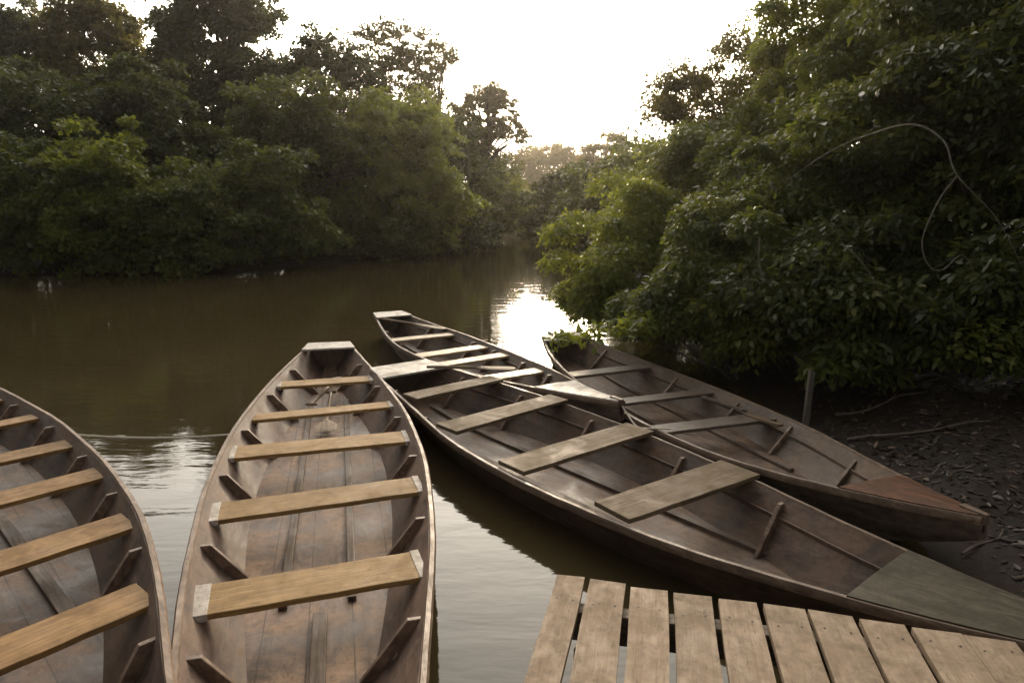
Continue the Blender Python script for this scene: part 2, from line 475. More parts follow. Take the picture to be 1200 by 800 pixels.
# ------------------------------------------------------------------ canoes
class Canoe:
    """local Y runs from the pointed bow (negative) to the square stern (positive); local X across; z = 0 is the water line"""
    def __init__(s, label, loc, yaw, st, xl, xr, zmid, zend, hl, hullm, railm, floor=.05, bow_up=.22, stern_up=.12, deck_from=None, deckm=None, sternm=None,
                 stern_len=.34, bow_lift=0.0, roll=0.0, floorm=None):
        yy = np.linspace(st[0], st[-1], 161)
        sm = []
        for xs in (xl, xr):
            v = np.array([interp(st, xs, q) for q in yy])
            step = yy[1] - yy[0]
            k = int(.42 / step)
            ker = np.exp(-.5 * (np.arange(-2 * k, 2 * k + 1) / (k * .8)) ** 2); ker /= ker.sum()
            pad = np.concatenate([2 * v[0] - v[1:2 * k + 1][::-1], v, 2 * v[-1] - v[-2 * k - 1:-1][::-1]])
            sm.append(np.convolve(pad, ker, 'valid'))
        st, xl, xr = yy, sm[0], sm[1]
        s.st, s.xl, s.xr = st, xl, xr
        s.zmid, s.zend, s.hl, s.floor, s.bow_up, s.stern_up, s.bow_lift = zmid, zend, hl, floor, bow_up, stern_up, bow_lift
        s.y0, s.y1 = st[0], st[-1]
        s.root = thing('canoe', label, 'canoe', (loc[0], loc[1], 0), R(yaw), 'wooden canoes moored at the jetty')
        s.root.rotation_euler.y = R(roll)
        T = .022
        ys = np.linspace(s.y0, s.y1, 61)
        rings = []
        for y in ys:
            l, r, zg, zf, fl, fr = s.sec(y)
            ml, mr, zm = l * .42 + fl * .58 - .008, r * .42 + fr * .58 + .008, zf + (zg - zf) * .42
            ti = min(T, (r - l) * .22)
            kd = .13 * (1 - .75 * float(np.clip((s.y0 + 1.1 - y) / 1.1, 0, 1)) ** 1.5)
            ring = [(fl - T * .4, y, zf - kd), (ml - .012, y, zm - .05), (l, y, zg), (l + ti, y, zg),
                    (ml + ti, y, zm - .02), (fl + ti, y, zf), (fr - ti, y, zf),
                    (mr - ti, y, zm - .02), (r - ti, y, zg), (r, y, zg), (mr + .012, y, zm - .05), (fr + T * .4, y, zf - kd)]
            rings.append(ring)
        mb = MB(); mb.loft(rings)
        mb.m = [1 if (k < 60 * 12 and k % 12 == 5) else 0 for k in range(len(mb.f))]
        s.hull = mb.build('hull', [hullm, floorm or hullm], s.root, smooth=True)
        # gunwale rails, one each side, swept along the top edge
        for side in (-1, 1):
            rr = []
            for y in ys:
                l, r, zg, zf, fl, fr = s.sec(y)
                e = l if side < 0 else r
                mid = (l + r) / 2
                wd = min(.020, abs(e - mid) * .8)
                o_, i_ = e + side * .014, e - side * wd
                prof = [(o_, -.036), (o_ + side * .003, -.004), (o_ - side * .006, .012), (i_ + side * .006, .013), (i_, .004), (i_, -.022)]
                jig = .0015 * math.sin(y * 5.3 + side) + .001 * math.sin(y * 17 + 2 * side)
                rr.append([(a + jig, y, zg + b + jig * .6) for a, b in prof])
            mb = MB(); mb.loft(rr)
            mb.build('gunwale', railm, s.root, smooth=True)
        # square stern: transom board and the little platform on top
        l, r, zg, zf, fl, fr = s.sec(s.y1)
        mb = MB()
        rings = [[(fl - .02, yy, zf - .12), (l + .004, yy, zg - .016), (r - .004, yy, zg - .016), (fr + .02, yy, zf - .12)] for yy in (s.y1 - .032, s.y1 + .006)]
        mb.loft(rings)
        mb.build('transom', hullm, s.root, bevel=.003)
        l2, r2, zg2 = s.sec(s.y1 - stern_len)[:3]
        mb = MB()
        rings = [[(l - .004, s.y1 + .03, zg + .014), (r + .004, s.y1 + .03, zg + .014), (r + .004, s.y1 + .03, zg + .036), (l - .004, s.y1 + .03, zg + .042)],
                 [(l2 - .004, s.y1 - stern_len, zg2 + .014), (r2 + .004, s.y1 - stern_len, zg2 + .014), (r2 + .004, s.y1 - stern_len, zg2 + .036), (l2 - .004, s.y1 - stern_len, zg2 + .036)]]
        mb.loft(rings)
        mb.build('stern_platform', sternm or M['white_deck'], s.root, bevel=.004)
        # pointed bow: covered deck and stem head
        if deck_from is not None:
            rr = []
            for y in np.linspace(s.y0 + .02, deck_from, 14):
                l, r, zg = s.sec(y)[:3]
                q = (y - s.y0) / (deck_from - s.y0)
                crown = .014 * (1 - q * .5)
                m_ = (l + r) / 2
                rr.append([(l + .004, y, zg - .008), (r - .004, y, zg - .008), (r - .004, y, zg + .019), (m_, y, zg + .019 + crown), (l + .004, y, zg + .019)])
            mb = MB(); mb.loft(rr)
            mb.build('bow_deck', deckm or railm, s.root, smooth=True)
            l, r, zg, zf = s.sec(s.y0)[:4]
            m_ = (l + r) / 2
            mb = MB()
            mb.loft([[(m_ - a, y, zg - .10 * b), (m_ - a * .7, y, zg + .030), (m_ + a * .7, y, zg + .030), (m_ + a, y, zg - .10 * b)] for y, a, b in
                     ((s.y0 + .14, .034, .8), (s.y0 + .04, .032, .7), (s.y0 - .015, .018, .3))])
            mb.build('stem_head', railm, s.root, bevel=.006)

    def sec(s, y):
        l, r = interp(s.st, s.xl, y), interp(s.st, s.xr, y)
        u = y / s.hl
        zg = s.zmid + s.zend * min(u * u, 1.6)
        qb = np.clip((s.y0 + 1.7 - y) / 1.7, 0, 1)
        qs = np.clip((y - (s.y1 - 1.6)) / 1.6, 0, 1)
        zg += s.bow_lift * qb ** 2
        zf = s.floor + s.bow_up * qb ** 2.2 + s.stern_up * qs ** 2
        zf = min(zf, zg - .06)
        h = (r - l) / 2
        fh = max(h - (zg - zf) * .76 - .01, h * .35)
        c = (l + r) / 2
        return l, r, zg, zf, c - fh, c + fh

    def waterline(s, y):
        """local x of both sides where the hull shell meets z = 0 (mid thickness), None where the keel is clear of the water"""
        l, r, zg, zf, fl, fr = s.sec(y)
        kd = .13 * (1 - .75 * float(np.clip((s.y0 + 1.1 - y) / 1.1, 0, 1)) ** 1.5)
        zb = zf - kd
        if zb > -.015:
            return None
        zm = zf + (zg - zf) * .42
        out_ = []
        for e, f, a in ((l, fl, 1), (r, fr, -1)):
            xm = e * .42 + f * .58 - a * .008
            if zf >= 0:                       # the surface meets the bottom planks
                x = (f - a * .009) + (xm - a * .012 - f + a * .009) * (0 - zb) / (zm - .05 - zb) + a * .010
            else:
                xo = (f - a * .009) + (xm - a * .012 - f + a * .009) * (0 - zb) / (zm - .05 - zb)
                xi = (f + a * .022) + (xm - f) * min(1, (0 - zf) / (zm - .02 - zf))
                x = (xo + xi) / 2
            out_.append(x)
        return out_ if out_[1] - out_[0] > .02 else None

    def rib(s, y, side, mat=None, deep=.075, thick=.028):
        l, r, zg, zf, fl, fr = s.sec(y)
        e, f = (l, fl) if side < 0 else (r, fr)
        a = -side                        # inward
        zt = zg - .028
        jt = random.uniform(-.012, .012)
        poly = [(e + a * .016, zt), (e + a * (.022 + deep), zt), (f + a * .075, zf + .004), (f + a * .012, zf + .004)]
        mb = MB()
        mb.loft([[(x, y - thick / 2 + jt, z) for x, z in poly], [(x, y + thick / 2 + jt, z) for x, z in poly]])
        return mb.build('rib', mat or M['rib'], s.root, bevel=.004)

    def strip(s, x0, x1, ya, yb, wd=.045, mat=None):
        mb = MB()
        rr = []
        for q in np.linspace(0, 1, 12):
            y = ya + (yb - ya) * q
            x = x0 + (x1 - x0) * q
            zf = s.sec(y)[3]
            rr.append([(x - wd / 2, y, zf - .004), (x - wd / 2, y, zf + .028), (x + wd / 2, y, zf + .028), (x + wd / 2, y, zf - .004)])
        mb.loft(rr)
        return mb.build('floor_strip', mat or M['strip'], s.root, bevel=.004)

    def riser(s, side, ya, yb, drop=.085, mat=None):
        """inner stringer along the side that carries the seats"""
        rr = []
        for y in np.linspace(ya, yb, 30):
            l, r, zg, zf, fl, fr = s.sec(y)
            e, f = (l, fl) if side < 0 else (r, fr)
            z = zg - drop
            q = (zg - z) / (zg - zf)
            x = e + (f - e) * q - side * .020
            rr.append([(x, y, z - .026), (x, y, z), (x - side * .014, y, z), (x - side * .012, y, z - .026)])
        mb = MB(); mb.loft(rr)
        return mb.build('stringer', mat or s.hull.data.materials[0], s.root, bevel=.003)

    def seat(s, y, wd, mat, yaw=0.0, th=.030, zoff=-.045, xa=None, xb=None, wd2=None, ends=()):
        l, r, zg, zf, fl, fr = s.sec(y)
        xa = l + .045 if xa is None else xa
        xb = r - .045 if xb is None else xb
        wd2 = wd2 or wd
        mb = MB()
        c = (xa + xb) / 2
        hw = (xb - xa) / 2
        n = 10
        rr = []
        sl = random.uniform(-.012, .012)
        for k in range(n + 1):
            q = k / n
            x = -hw + 2 * hw * q
            ww = (wd + (wd2 - wd) * q) / 2
            j = .003 * math.sin(k * 1.9 + y * 5)
            rr.append([(x, -ww + j, -th), (x, ww + j * .5, -th), (x, ww + j * .5, 0), (x, -ww + j, 0)])
        mb.loft(rr)
        o = mb.build('seat', mat, s.root, bevel=.005, loc=(c, y, zg + zoff), rot=(0, sl, R(yaw)))
        for side, ln in ends:
            ww = (wd if side < 0 else wd2) / 2
            mb = MB()
            x0, x1 = (-hw - .004, -hw + ln) if side < 0 else (hw - ln, hw + .004)
            mb.box(x0, x1, -ww - .003, ww + .003, -th - .003, .004)
            mb.build('end_patch', M['white_paint'], o, bevel=.003)
        return o


def cpt(cn, x, y, z):     # canoe local -> world
    a = cn.root.rotation_euler.z
    return (cn.root.location.x + x * math.cos(a) - y * math.sin(a), cn.root.location.y + x * math.sin(a) + y * math.cos(a), z)


# --- canoe in the middle, yellow seats with whitewashed ends
cb = Canoe('brown canoe with clean yellow plank seats and whitewashed seat ends, beside the jetty', (-1.12, 4.35), 14.3,
           [-3.75, -3.2, -2.6, -2.07, -1.75, -1.35, -.9, -.3, .4, 1.2, 2.0, 3.0, 3.9],
           [-.20, -.39, -.545, -.655, -.705, -.765, -.81, -.865, -.885, -.855, -.765, -.59, -.375],
           [-.12, .05, .185, .275, .335, .405, .462, .525, .55, .525, .435, .275, .11],
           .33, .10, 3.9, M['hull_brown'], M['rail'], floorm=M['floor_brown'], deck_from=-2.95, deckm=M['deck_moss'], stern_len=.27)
for y, wd, yaw, ends in ((2.56, .23, .8, ((1, .035), (-1, .03))), (1.60, .19, 4.0, ((1, .035),)), (.74, .27, 2.6, ((1, .045), (-1, .035))),
                         (-.27, .26, 4.2, ((1, .04), (-1, .06))), (-1.30, .27, 4.8, ((1, .042), (-1, .075))), (-2.35, .26, 4, ())):
    cb.seat(y, wd, M['seat_new'], yaw, ends=ends)
for y in (3.05, 2.18, 1.2, .25, -.77, -1.80, -2.75):
    cb.rib(y - .02, -1, thick=.026); cb.rib(y + .02, 1, thick=.026)
cb.strip(-.35, -.33, -1.12, 2.70); cb.strip(-.0, .03, -1.12, 2.70); cb.strip(-.17, -.16, -2.9, -1.22, .07)

# --- canoe cut by the left edge of the picture
ca = Canoe('dark canoe with amber plank seats, leftmost of the five and cut by the frame', (-3.4, 4.05), 45,
           [-3.75, -3.3, -2.81, -2.56, -2.18, -1.77, -1.31, -.78, -.23, .5, 1.27, 1.91, 2.64, 3.3, 3.95],
           [-.06, -.14, -.22, -.29, -.39, -.49, -.585, -.65, -.695, -.71, -.695, -.63, -.53, -.40, -.23],
           [.02, .11, .215, .285, .40, .50, .60, .67, .72, .735, .72, .65, .545, .41, .24],
           .33, .10, 3.9, M['hull_dark'], M['rail'], floorm=M['floor_dark'], deck_from=-3.0, deckm=M['deck_moss'])
for y, wd, yaw in ((2.5, .24, 2), (1.62, .19, 3), (.72, .23, 2), (-.13, .25, 2.5), (-1.09, .26, 2.9), (-2.02, .25, 4.7)):
    ca.seat(y, wd, M['seat_amber'], yaw)
for y in (2.95, 2.1, 1.22, .3, -.59, -1.51, -2.43):
    ca.rib(y, -1, deep=.08); ca.rib(y, 1, deep=.08)
ca.strip(.16, .04, -1.45, 2.6, .075); ca.strip(-.2, -.16, -1.45, 2.6, .075)

# --- big dark canoe whose mossy bow runs past the jetty
cc = Canoe('long dark canoe with wide weathered grey seats and green-grey bow deck, along the jetty', (0.582, 4.814), 39.0,
           [-3.301, -2.761, -2.391, -2.116, -1.566, -1.238, -0.815, -0.370, 0.317, 0.730, 1.196, 1.756, 2.444, 3.015],
           [-0.180, -0.328, -0.423, -0.481, -0.587, -0.640, -0.672, -0.682, -0.682, -0.656, -0.577, -0.455, -0.317, -0.222],
           [-0.116, 0.021, 0.127, 0.206, 0.381, 0.476, 0.592, 0.677, 0.762, 0.783, 0.778, 0.730, 0.614, 0.476],
           .25, .15, 3.39, M['hull_dark'], M['rail_dark'], floorm=M['floor_dark'], deck_from=-2.12, deckm=M['deck_moss'], bow_lift=.03, floor=-.045, bow_up=.30, stern_up=.14)
for y, wd, yaw, wd2 in ((2.04, .24, 2.7, .22), (1.17, .285, 3, .245), (.17, .285, .8, .295), (-.825, .305, -4.0, .33)):
    l, r = cc.sec(y)[:2]
    cc.seat(y, wd, M['seat_grey'], yaw, th=.032, zoff=.044, xa=l + .05, xb=r + .03, wd2=wd2)
for y in (2.43, 1.61, .69, -.37, -1.31):
    cc.rib(y, -1, deep=.05); cc.rib(y, 1, deep=.06)
cc.strip(-.22, -.18, -1.7, 2.5, .06); cc.strip(.22, .2, -1.5, 2.5, .06)
cc.riser(-1, -2.05, 2.6, .10); cc.riser(1, -2.05, 2.6, .10)

# --- slim canoe lying behind it with white pointed bow
cd = Canoe('slim canoe with pale seats and white bow deck, wedged between two darker canoes', (-0.370, 8.358), 31,
           [-2.835, -2.433, -1.830, -1.375, -0.635, 0.243, 0.963, 1.820, 2.465, 2.941],
           [-0.164, -0.265, -0.402, -0.497, -0.635, -0.741, -0.746, -0.614, -0.455, -0.354],
           [-0.101, -0.063, 0.106, 0.212, 0.333, 0.391, 0.397, 0.302, 0.185, 0.127],
           .255, .14, 3.07, floor=-.03, bow_up=.26, hullm=M['hull_grey'], railm=M['rail_dark'], floorm=M['floor_dark'], deck_from=-1.82, deckm=M['white_deck'], stern_len=.30)
for y, wd, yaw in ((1.50, .21, -2), (.55, .23, 5), (-.02, .21, 3.2), (-.97, .22, 3)):
    cd.seat(y, wd, M['seat_pale'], yaw, zoff=-.03)
for y in (1.98, .86, .27, -.53, -1.27):
    cd.rib(y, -1, deep=.07); cd.rib(y, 1, deep=.07, thick=.05)
cd.strip(-.16, -.16, -1.4, 2.2, .06)
cd.riser(-1, -1.6, 2.3); cd.riser(1, -1.6, 2.3)

# --- canoe under the overhanging bushes with the rusty brown bow deck
ce = Canoe('dark canoe with rust brown bow deck, rightmost and half under the bushes', (1.693, 6.242), 20,
           [-2.878, -2.571, -2.264, -1.989, -1.481, -0.730, 0.000, 0.529, 1.196, 1.714, 2.148, 2.878],
           [-0.079, -0.238, -0.349, -0.476, -0.619, -0.714, -0.730, -0.714, -0.667, -0.619, -0.540, -0.328],
           [-0.037, 0.048, 0.138, 0.217, 0.381, 0.545, 0.592, 0.587, 0.503, 0.428, 0.333, 0.201],
           .24, .165, 2.96, floor=.0, hullm=M['hull_grey'], railm=M['rail_dark'], floorm=M['floor_dark'], deck_from=-2.17, deckm=M['deck_rust'], bow_up=.30, stern_len=.28)
for y, wd, yaw in ((1.47, .21, 4.0), (.43, .18, 2.2), (-.455, .21, -2.4)):
    ce.seat(y, wd, M['seat_dark'], yaw, zoff=-.03)
for y in (2.22, .95, -.02, -.80, -1.69):
    ce.rib(y, -1, deep=.04); ce.rib(y, 1, deep=.04, mat=M['rail_dark'] if y < -1 else None)
ce.strip(-.25, -.25, -1.2, 2.2, .05); ce.strip(.15, .15, -1.2, 2.2, .05)
ce.riser(-1, -2.0, 2.4); ce.riser(1, -2.0, 2.4)

# ------------------------------------------------------------------ river surface, open where the hulls displace it
from mathutils.geometry import delaunay_2d_cdt
vs, es = [], []
def loop_edges(pts):
    o = len(vs)
    vs.extend(Vector(p) for p in pts)
    es.extend((o + k, o + (k + 1) % len(pts)) for k in range(len(pts)))
loop_edges([(-260, -14), (40, -14), (40, 100), (-260, 100)])
hulls = []
for cn in (ca, cb, cc, cd, ce):
    a, b = [], []
    for y in np.linspace(cn.y0 + .03, cn.y1 - .012, 40):
        q = cn.waterline(y)
        if q:
            a.append(cpt(cn, q[0], y, 0)[:2]); b.append(cpt(cn, q[1], y, 0)[:2])
    hulls.append(np.array(a + b[::-1]))
    loop_edges(a + b[::-1])
ov, oe, of = delaunay_2d_cdt(vs, es, [], 0, 1e-6)[:3]
def in_poly(p, P):
    c = False
    for k in range(len(P)):
        a, b = P[k], P[k - 1]
        if (a[1] > p[1]) != (b[1] > p[1]) and p[0] < (b[0] - a[0]) * (p[1] - a[1]) / (b[1] - a[1]) + a[0]:
            c = not c
    return c
mb = MB()
keepf = []
for f in of:
    m_ = sum((Vector(ov[k]) for k in f), Vector((0, 0))) / len(f)
    if not any(in_poly(m_, P) for P in hulls):
        keepf.append(tuple(f))
mb.add([(v[0], v[1], 0) for v in ov], keepf)
tag(mb.build('river_water', M['water']), 'calm brown river', kind='structure')

# ------------------------------------------------------------------ jetty
DK = R(-12.0)
jt = thing('jetty', 'low wooden jetty of ten pale weathered boards with dark gaps between them', 'jetty', (.20, 2.76, 0), DK)
def dk(x, y):            # world -> jetty local
    dx, dy = x - .20, y - 2.76
    c, s_ = math.cos(DK), math.sin(DK)
    return (dx * c + dy * s_, -dx * s_ + dy * c)
ends = [(.20, 2.76, .32, 2.74), (.34, 2.72, .49, 2.68), (.51, 2.66, .66, 2.63), (.68, 2.61, .83, 2.58), (.855, 2.57, 1.005, 2.54),
        (1.03, 2.53, 1.18, 2.49), (1.195, 2.49, 1.35, 2.44), (1.37, 2.43, 1.525, 2.39), (1.545, 2.37, 1.712, 2.33), (1.716, 2.33, 1.88, 2.285)]
for i, (xa, ya, xb, yb) in enumerate(ends):
    a, b = dk(xa, ya), dk(xb, yb)
    sk = (-.012, -.006, 0, .004, 0, -.002, .003, .004, 0, 0)[i]
    mb = MB()
    rr = []
    for q in np.linspace(0, 1, 16):
        L0, L1 = a[1] + (-2.6 - a[1]) * q, b[1] + (-2.6 - b[1]) * q
        j0, j1 = .0022 * math.sin(q * 21 + i * 2), .0022 * math.sin(q * 17 + i * 3)
        s_ = sk * q * 3
        rr.append([(a[0] + j0 + s_, L0, -.028), (b[0] + j1 + s_, L1, -.028), (b[0] + j1 + s_, L1, 0), (a[0] + j0 + s_, L0, 0)])
    mb.loft(rr)
    for yb_ in (-.19, -1.35):
        for q in (.22, .78):
            xx = a[0] + (b[0] - a[0]) * q + sk * 3 * (a[1] - yb_) / 2.6
            mb.tube([(xx, yb_ + .012 * math.sin(i * 3 + q * 9), -.004), (xx, yb_ + .012 * math.sin(i * 3 + q * 9), .0015)], .0045, 8, mi=1)
    mb.build('deck_board', [M['dock'], M['nail']], jt, bevel=.0, loc=(0, 0, .5 + random.uniform(-.003, .003)), rot=(0, random.uniform(-.006, .006) * 0, 0))
for y in (-.19, -1.35, -2.4):
    mb = MB(); mb.box(.02, 1.78, y - .035, y + .035, -.13, 0)
    mb.build('bearer', M['beam'], jt, bevel=.005, loc=(0, 0, .4715))
for x in (.16, 1.55):
    for y in (-.28, -2.3):
        mb = MB()
        mb.tube([(x, y, -1.2), (x, y, .34)], [.055, .05], 10)
        mb.build('post', M['beam'], jt, smooth=True, loc=(0, 0, 0))

# ------------------------------------------------------------------ paddles, ropes, stake, loose stick
def paddle(label, p0, p1, blade_l=.5, blade_w=.16, grip=True, roll=0.0, group='paddles left in the canoes'):
    """p0 grip end, p1 blade tip"""
    p0, p1 = Vector(p0), Vector(p1)
    L = (p1 - p0).length
    root = thing('paddle', label, 'paddle', p0, 0, group)
    q = (p1 - p0).to_track_quat('Y', 'Z')
    root.rotation_mode = 'QUATERNION'
    from mathutils import Quaternion
    root.rotation_quaternion = q @ Quaternion((0, 1, 0), roll)
    mb = MB(); mb.tube([(0, 0, 0), (0, L * .3, 0), (0, L - blade_l + .05, 0)], [.016, .018, .017], 8)
    mb.build('shaft', M['paddle'], root, smooth=True)
    rr = []
    for k, (t_, w_, h_) in enumerate(((0, .02, .014), (.12, .045, .012), (.3, .075, .009), (.6, .08, .008), (.85, .078, .007), (.96, .058, .006), (1, .02, .005))):
        y = L - blade_l + blade_l * t_
        ww = w_ * blade_w / .16
        rr.append([(-ww, y, 0), (-ww * .4, y, -h_), (ww * .4, y, -h_), (ww, y, 0), (ww * .4, y, h_), (-ww * .4, y, h_)])
    mb = MB(); mb.loft(rr)
    mb.build('blade', M['paddle'], root, smooth=True)
    if grip:
        mb = MB(); mb.tube([(-.055, 0, 0), (0, -.006, 0), (.055, 0, 0)], [.014, .018, .014], 8)
        mb.build('grip', M['paddle'], root, smooth=True)
    return root

paddle('round bladed paddle lying on the canoe floor under the second yellow seat', cpt(cb, -.12, 2.70, .17), cpt(cb, -.17, 1.50, .125), .32, .20)
paddle('short handled paddle with T grip under the far yellow seat', cpt(cb, -.30, 2.15, .21), cpt(cb, -.03, 3.05, .24), .30, .15)
paddle('pale paddle lying across the stern of the slim canoe', cpt(cd, -.38, 2.59, .385), cpt(cd, .275, 1.64, .31), .55, .14, grip=False)
paddle('worn paddle resting from the white stern platform onto the pale seat', cpt(cc, .23, 2.64, .425), cpt(cc, 1.0, 2.10, .395), .42, .15, grip=False)


def rope(label, pts, rad, group=None, name='mooring_rope'):
    mb = MB()
    P = [Vector(p) for p in pts]
    xs = np.arange(len(P))
    out_ = []
    for q in np.linspace(0, len(P) - 1, max(14, 9 * len(P))):
        out_.append(tuple(interp(xs, [p[k] for p in P], q) if len(P) > 2 else (P[0] + (P[1] - P[0]) * q)[k] for k in range(3)))
    b = Vector(out_[0])
    mb.tube([Vector(p) - b for p in out_], rad, 6)
    return tag(mb.build(name, M['rope'], smooth=True, loc=b), label, 'rope', group)

p0 = cpt(cb, -.875, 1.0, .335)
p1 = cpt(ca, .735, .75, .335)
md = [(p0[0] + (p1[0] - p0[0]) * q, p0[1] + (p1[1] - p0[1]) * q, .335 - .025 * 4 * q * (1 - q)) for q in (0, .25, .5, .75, 1)]
rope('thin pale mooring line stretched over the water between two canoes', md, .009)
p0 = cpt(cd, -.127, -2.77, .40)
rope('slack rope looping down from the white pointed bow', [p0, (p0[0] + .07, p0[1] - .14, .29), (p0[0] + .13, p0[1] - .32, .235), (p0[0] + .25, p0[1] - .47, .27), (p0[0] + .36, p0[1] - .52, .285)], .008)

mb = MB()
mb.loft([[(-.028, -.018, z), (.028, -.02, z), (.027, .019, z), (-.026, .017, z)] for z in (-.5, .2)] +
        [[(-.024 + .014, -.016, .74), (.024 + .014, -.018, .70), (.022 + .014, .016, .715), (-.022 + .014, .015, .73)]])
tag(mb.build('wooden_stake', M['stake'], loc=(2.66, 5.92, ground_z(np.array(2.66), np.array(5.92)).item()), rot=(0, 0, R(15)), bevel=.003),
    'grey split wooden stake driven upright into the mud beside the rightmost canoe', 'stake')

mb = MB(); mb.box(-.035, .035, -.20, .20, -.012, .012)
tag(mb.build('loose_slat', M['seat_grey'], loc=cpt(ce, .36, -.59, .225), rot=(R(-3), R(6), R(20 + 4)), bevel=.003),
    'short loose wooden slat lying along the inside of the rightmost canoe', 'slat')
mb = MB(); mb.box(-.03, .03, -.30, .30, -.012, .012)
tag(mb.build('loose_slat', M['seat_dark'], loc=cpt(ce, .39, .02, .205), rot=(R(-2), R(10), R(20 + 3)), bevel=.003),
    'longer loose slat leaning on the far side of the rightmost canoe', 'slat')


# ------------------------------------------------------------------ foliage
def leaf_mesh(name, pos, dirv, nrm, size, mat, shape, parent=None, loc=(0, 0, 0), aspect=.36, tint=None):
    """pos, dirv, nrm (n,3); one small folded leaf per row"""
    n = len(pos)
    d = dirv / np.linalg.norm(dirv, axis=1, keepdims=True)
    nr = nrm - d * np.sum(nrm * d, 1, keepdims=True)
    nr /= np.linalg.norm(nr, axis=1, keepdims=True) + 1e-9
    sd_ = np.cross(d, nr)
    if shape == 'leaf':          # 6 verts, 2 quads folded along the midrib
        tpl = [(0, 0, 0), (.28, .85, .22), (.66, .72, .16), (1, 0, -.06), (.66, -.72, .16), (.28, -.85, .22)]
        fc = [(0, 3, 2, 1), (0, 5, 4, 3)]
    else:                        # spray: 4 verts, 2 tris
        tpl = [(0, 0, 0), (.5, 1.0, .25), (1, 0, -.05), (.5, -1.0, .25)]
        fc = [(0, 2, 1), (0, 3, 2)]
    k = len(tpl)
    asp = aspect * rng.uniform(.75, 1.25, n)
    vs = np.empty((n, k, 3))
    for i, (a, b, c) in enumerate(tpl):
        vs[:, i] = pos + d * (a * size)[:, None] + sd_ * (b * asp * size)[:, None] + nr * (c * asp * size)[:, None]
    fl = len(fc[0])
    F = (np.array(fc)[None] + (np.arange(n) * k)[:, None, None]).reshape(-1, fl)
    me = bpy.data.meshes.new(name)
    me.vertices.add(n * k)
    me.vertices.foreach_set('co', vs.reshape(-1).astype(np.float32))
    me.loops.add(F.size)
    me.loops.foreach_set('vertex_index', F.reshape(-1).astype(np.int32))
    me.polygons.add(len(F))
    me.polygons.foreach_set('loop_start', np.arange(0, F.size, fl, dtype=np.int32))
    at = me.attributes.new('tint', 'FLOAT', 'FACE')
    tv = rng.random(n) ** 1.2
    if tint is not None:
        tv = np.clip(.55 * tint + .5 * tv, 0, 1)
    at.data.foreach_set('value', np.repeat(tv, len(fc)).astype(np.float32))
    me.materials.append(mat)
    me.update(calc_edges=True)
    o = bpy.data.objects.new(name, me)
    COL.objects.link(o)
    o.location = loc
    if parent: o.parent = parent
    return o


def unit(n):
    v = rng.normal(size=(n, 3))
    return v / np.linalg.norm(v, axis=1, keepdims=True)


def crown_points(blobs, n, clump, low=-.5, shell=(.62, 1.0), flat=.75, dens=1.0):
    """leaf positions grouped in clumps over ellipsoid blobs"""
    B = np.array(blobs, float)
    area = (B[:, 3] * B[:, 4] + B[:, 3] * B[:, 5] + B[:, 4] * B[:, 5])
    nc = np.maximum(4, (area / clump ** 2 * 2.6 * dens).astype(int))
    cs = []
    for b, k in zip(B, nc):
        u = unit(k * 3)
        u = u[u[:, 2] > low][:k]
        ph = rng.uniform(0, 6.28, 4)
        lump = 1 + 1.35 * (.13 * np.sin(4.3 * u[:, 0] + ph[0]) + .12 * np.sin(6.1 * u[:, 1] + ph[1]) + .11 * np.sin(5.2 * u[:, 2] + ph[2]) + .10 * np.sin(9 * u[:, 0] - 7 * u[:, 2] + ph[3]))
        r = rng.uniform(shell[0], shell[1], (len(u), 1)) * lump[:, None]
        cs.append(b[:3] + u * r * b[3:6])
    cs = np.concatenate(cs)
    # drop clumps buried deep inside another blob
    keep = np.ones(len(cs), bool)
    for b in B:
        q = (((cs - b[:3]) / b[3:6]) ** 2).sum(1)
        keep &= q > .30
    cs = cs[keep]
    per = max(6, n // max(1, len(cs)))
    cr = clump * rng.uniform(.55, 1.25, len(cs))
    u = unit(len(cs) * per)
    u[:, 2] = np.where(u[:, 2] < -.25, -u[:, 2], u[:, 2])
    rr = rng.uniform(.25, 1.0, (len(u), 1)) ** .6
    ii = np.repeat(np.arange(len(cs)), per)
    sq = np.array([1, 1, flat])
    pos = cs[ii] + u * rr * cr[ii][:, None] * sq
    return cs, pos, u, (rng.random(len(cs)) ** 1.3)[ii]


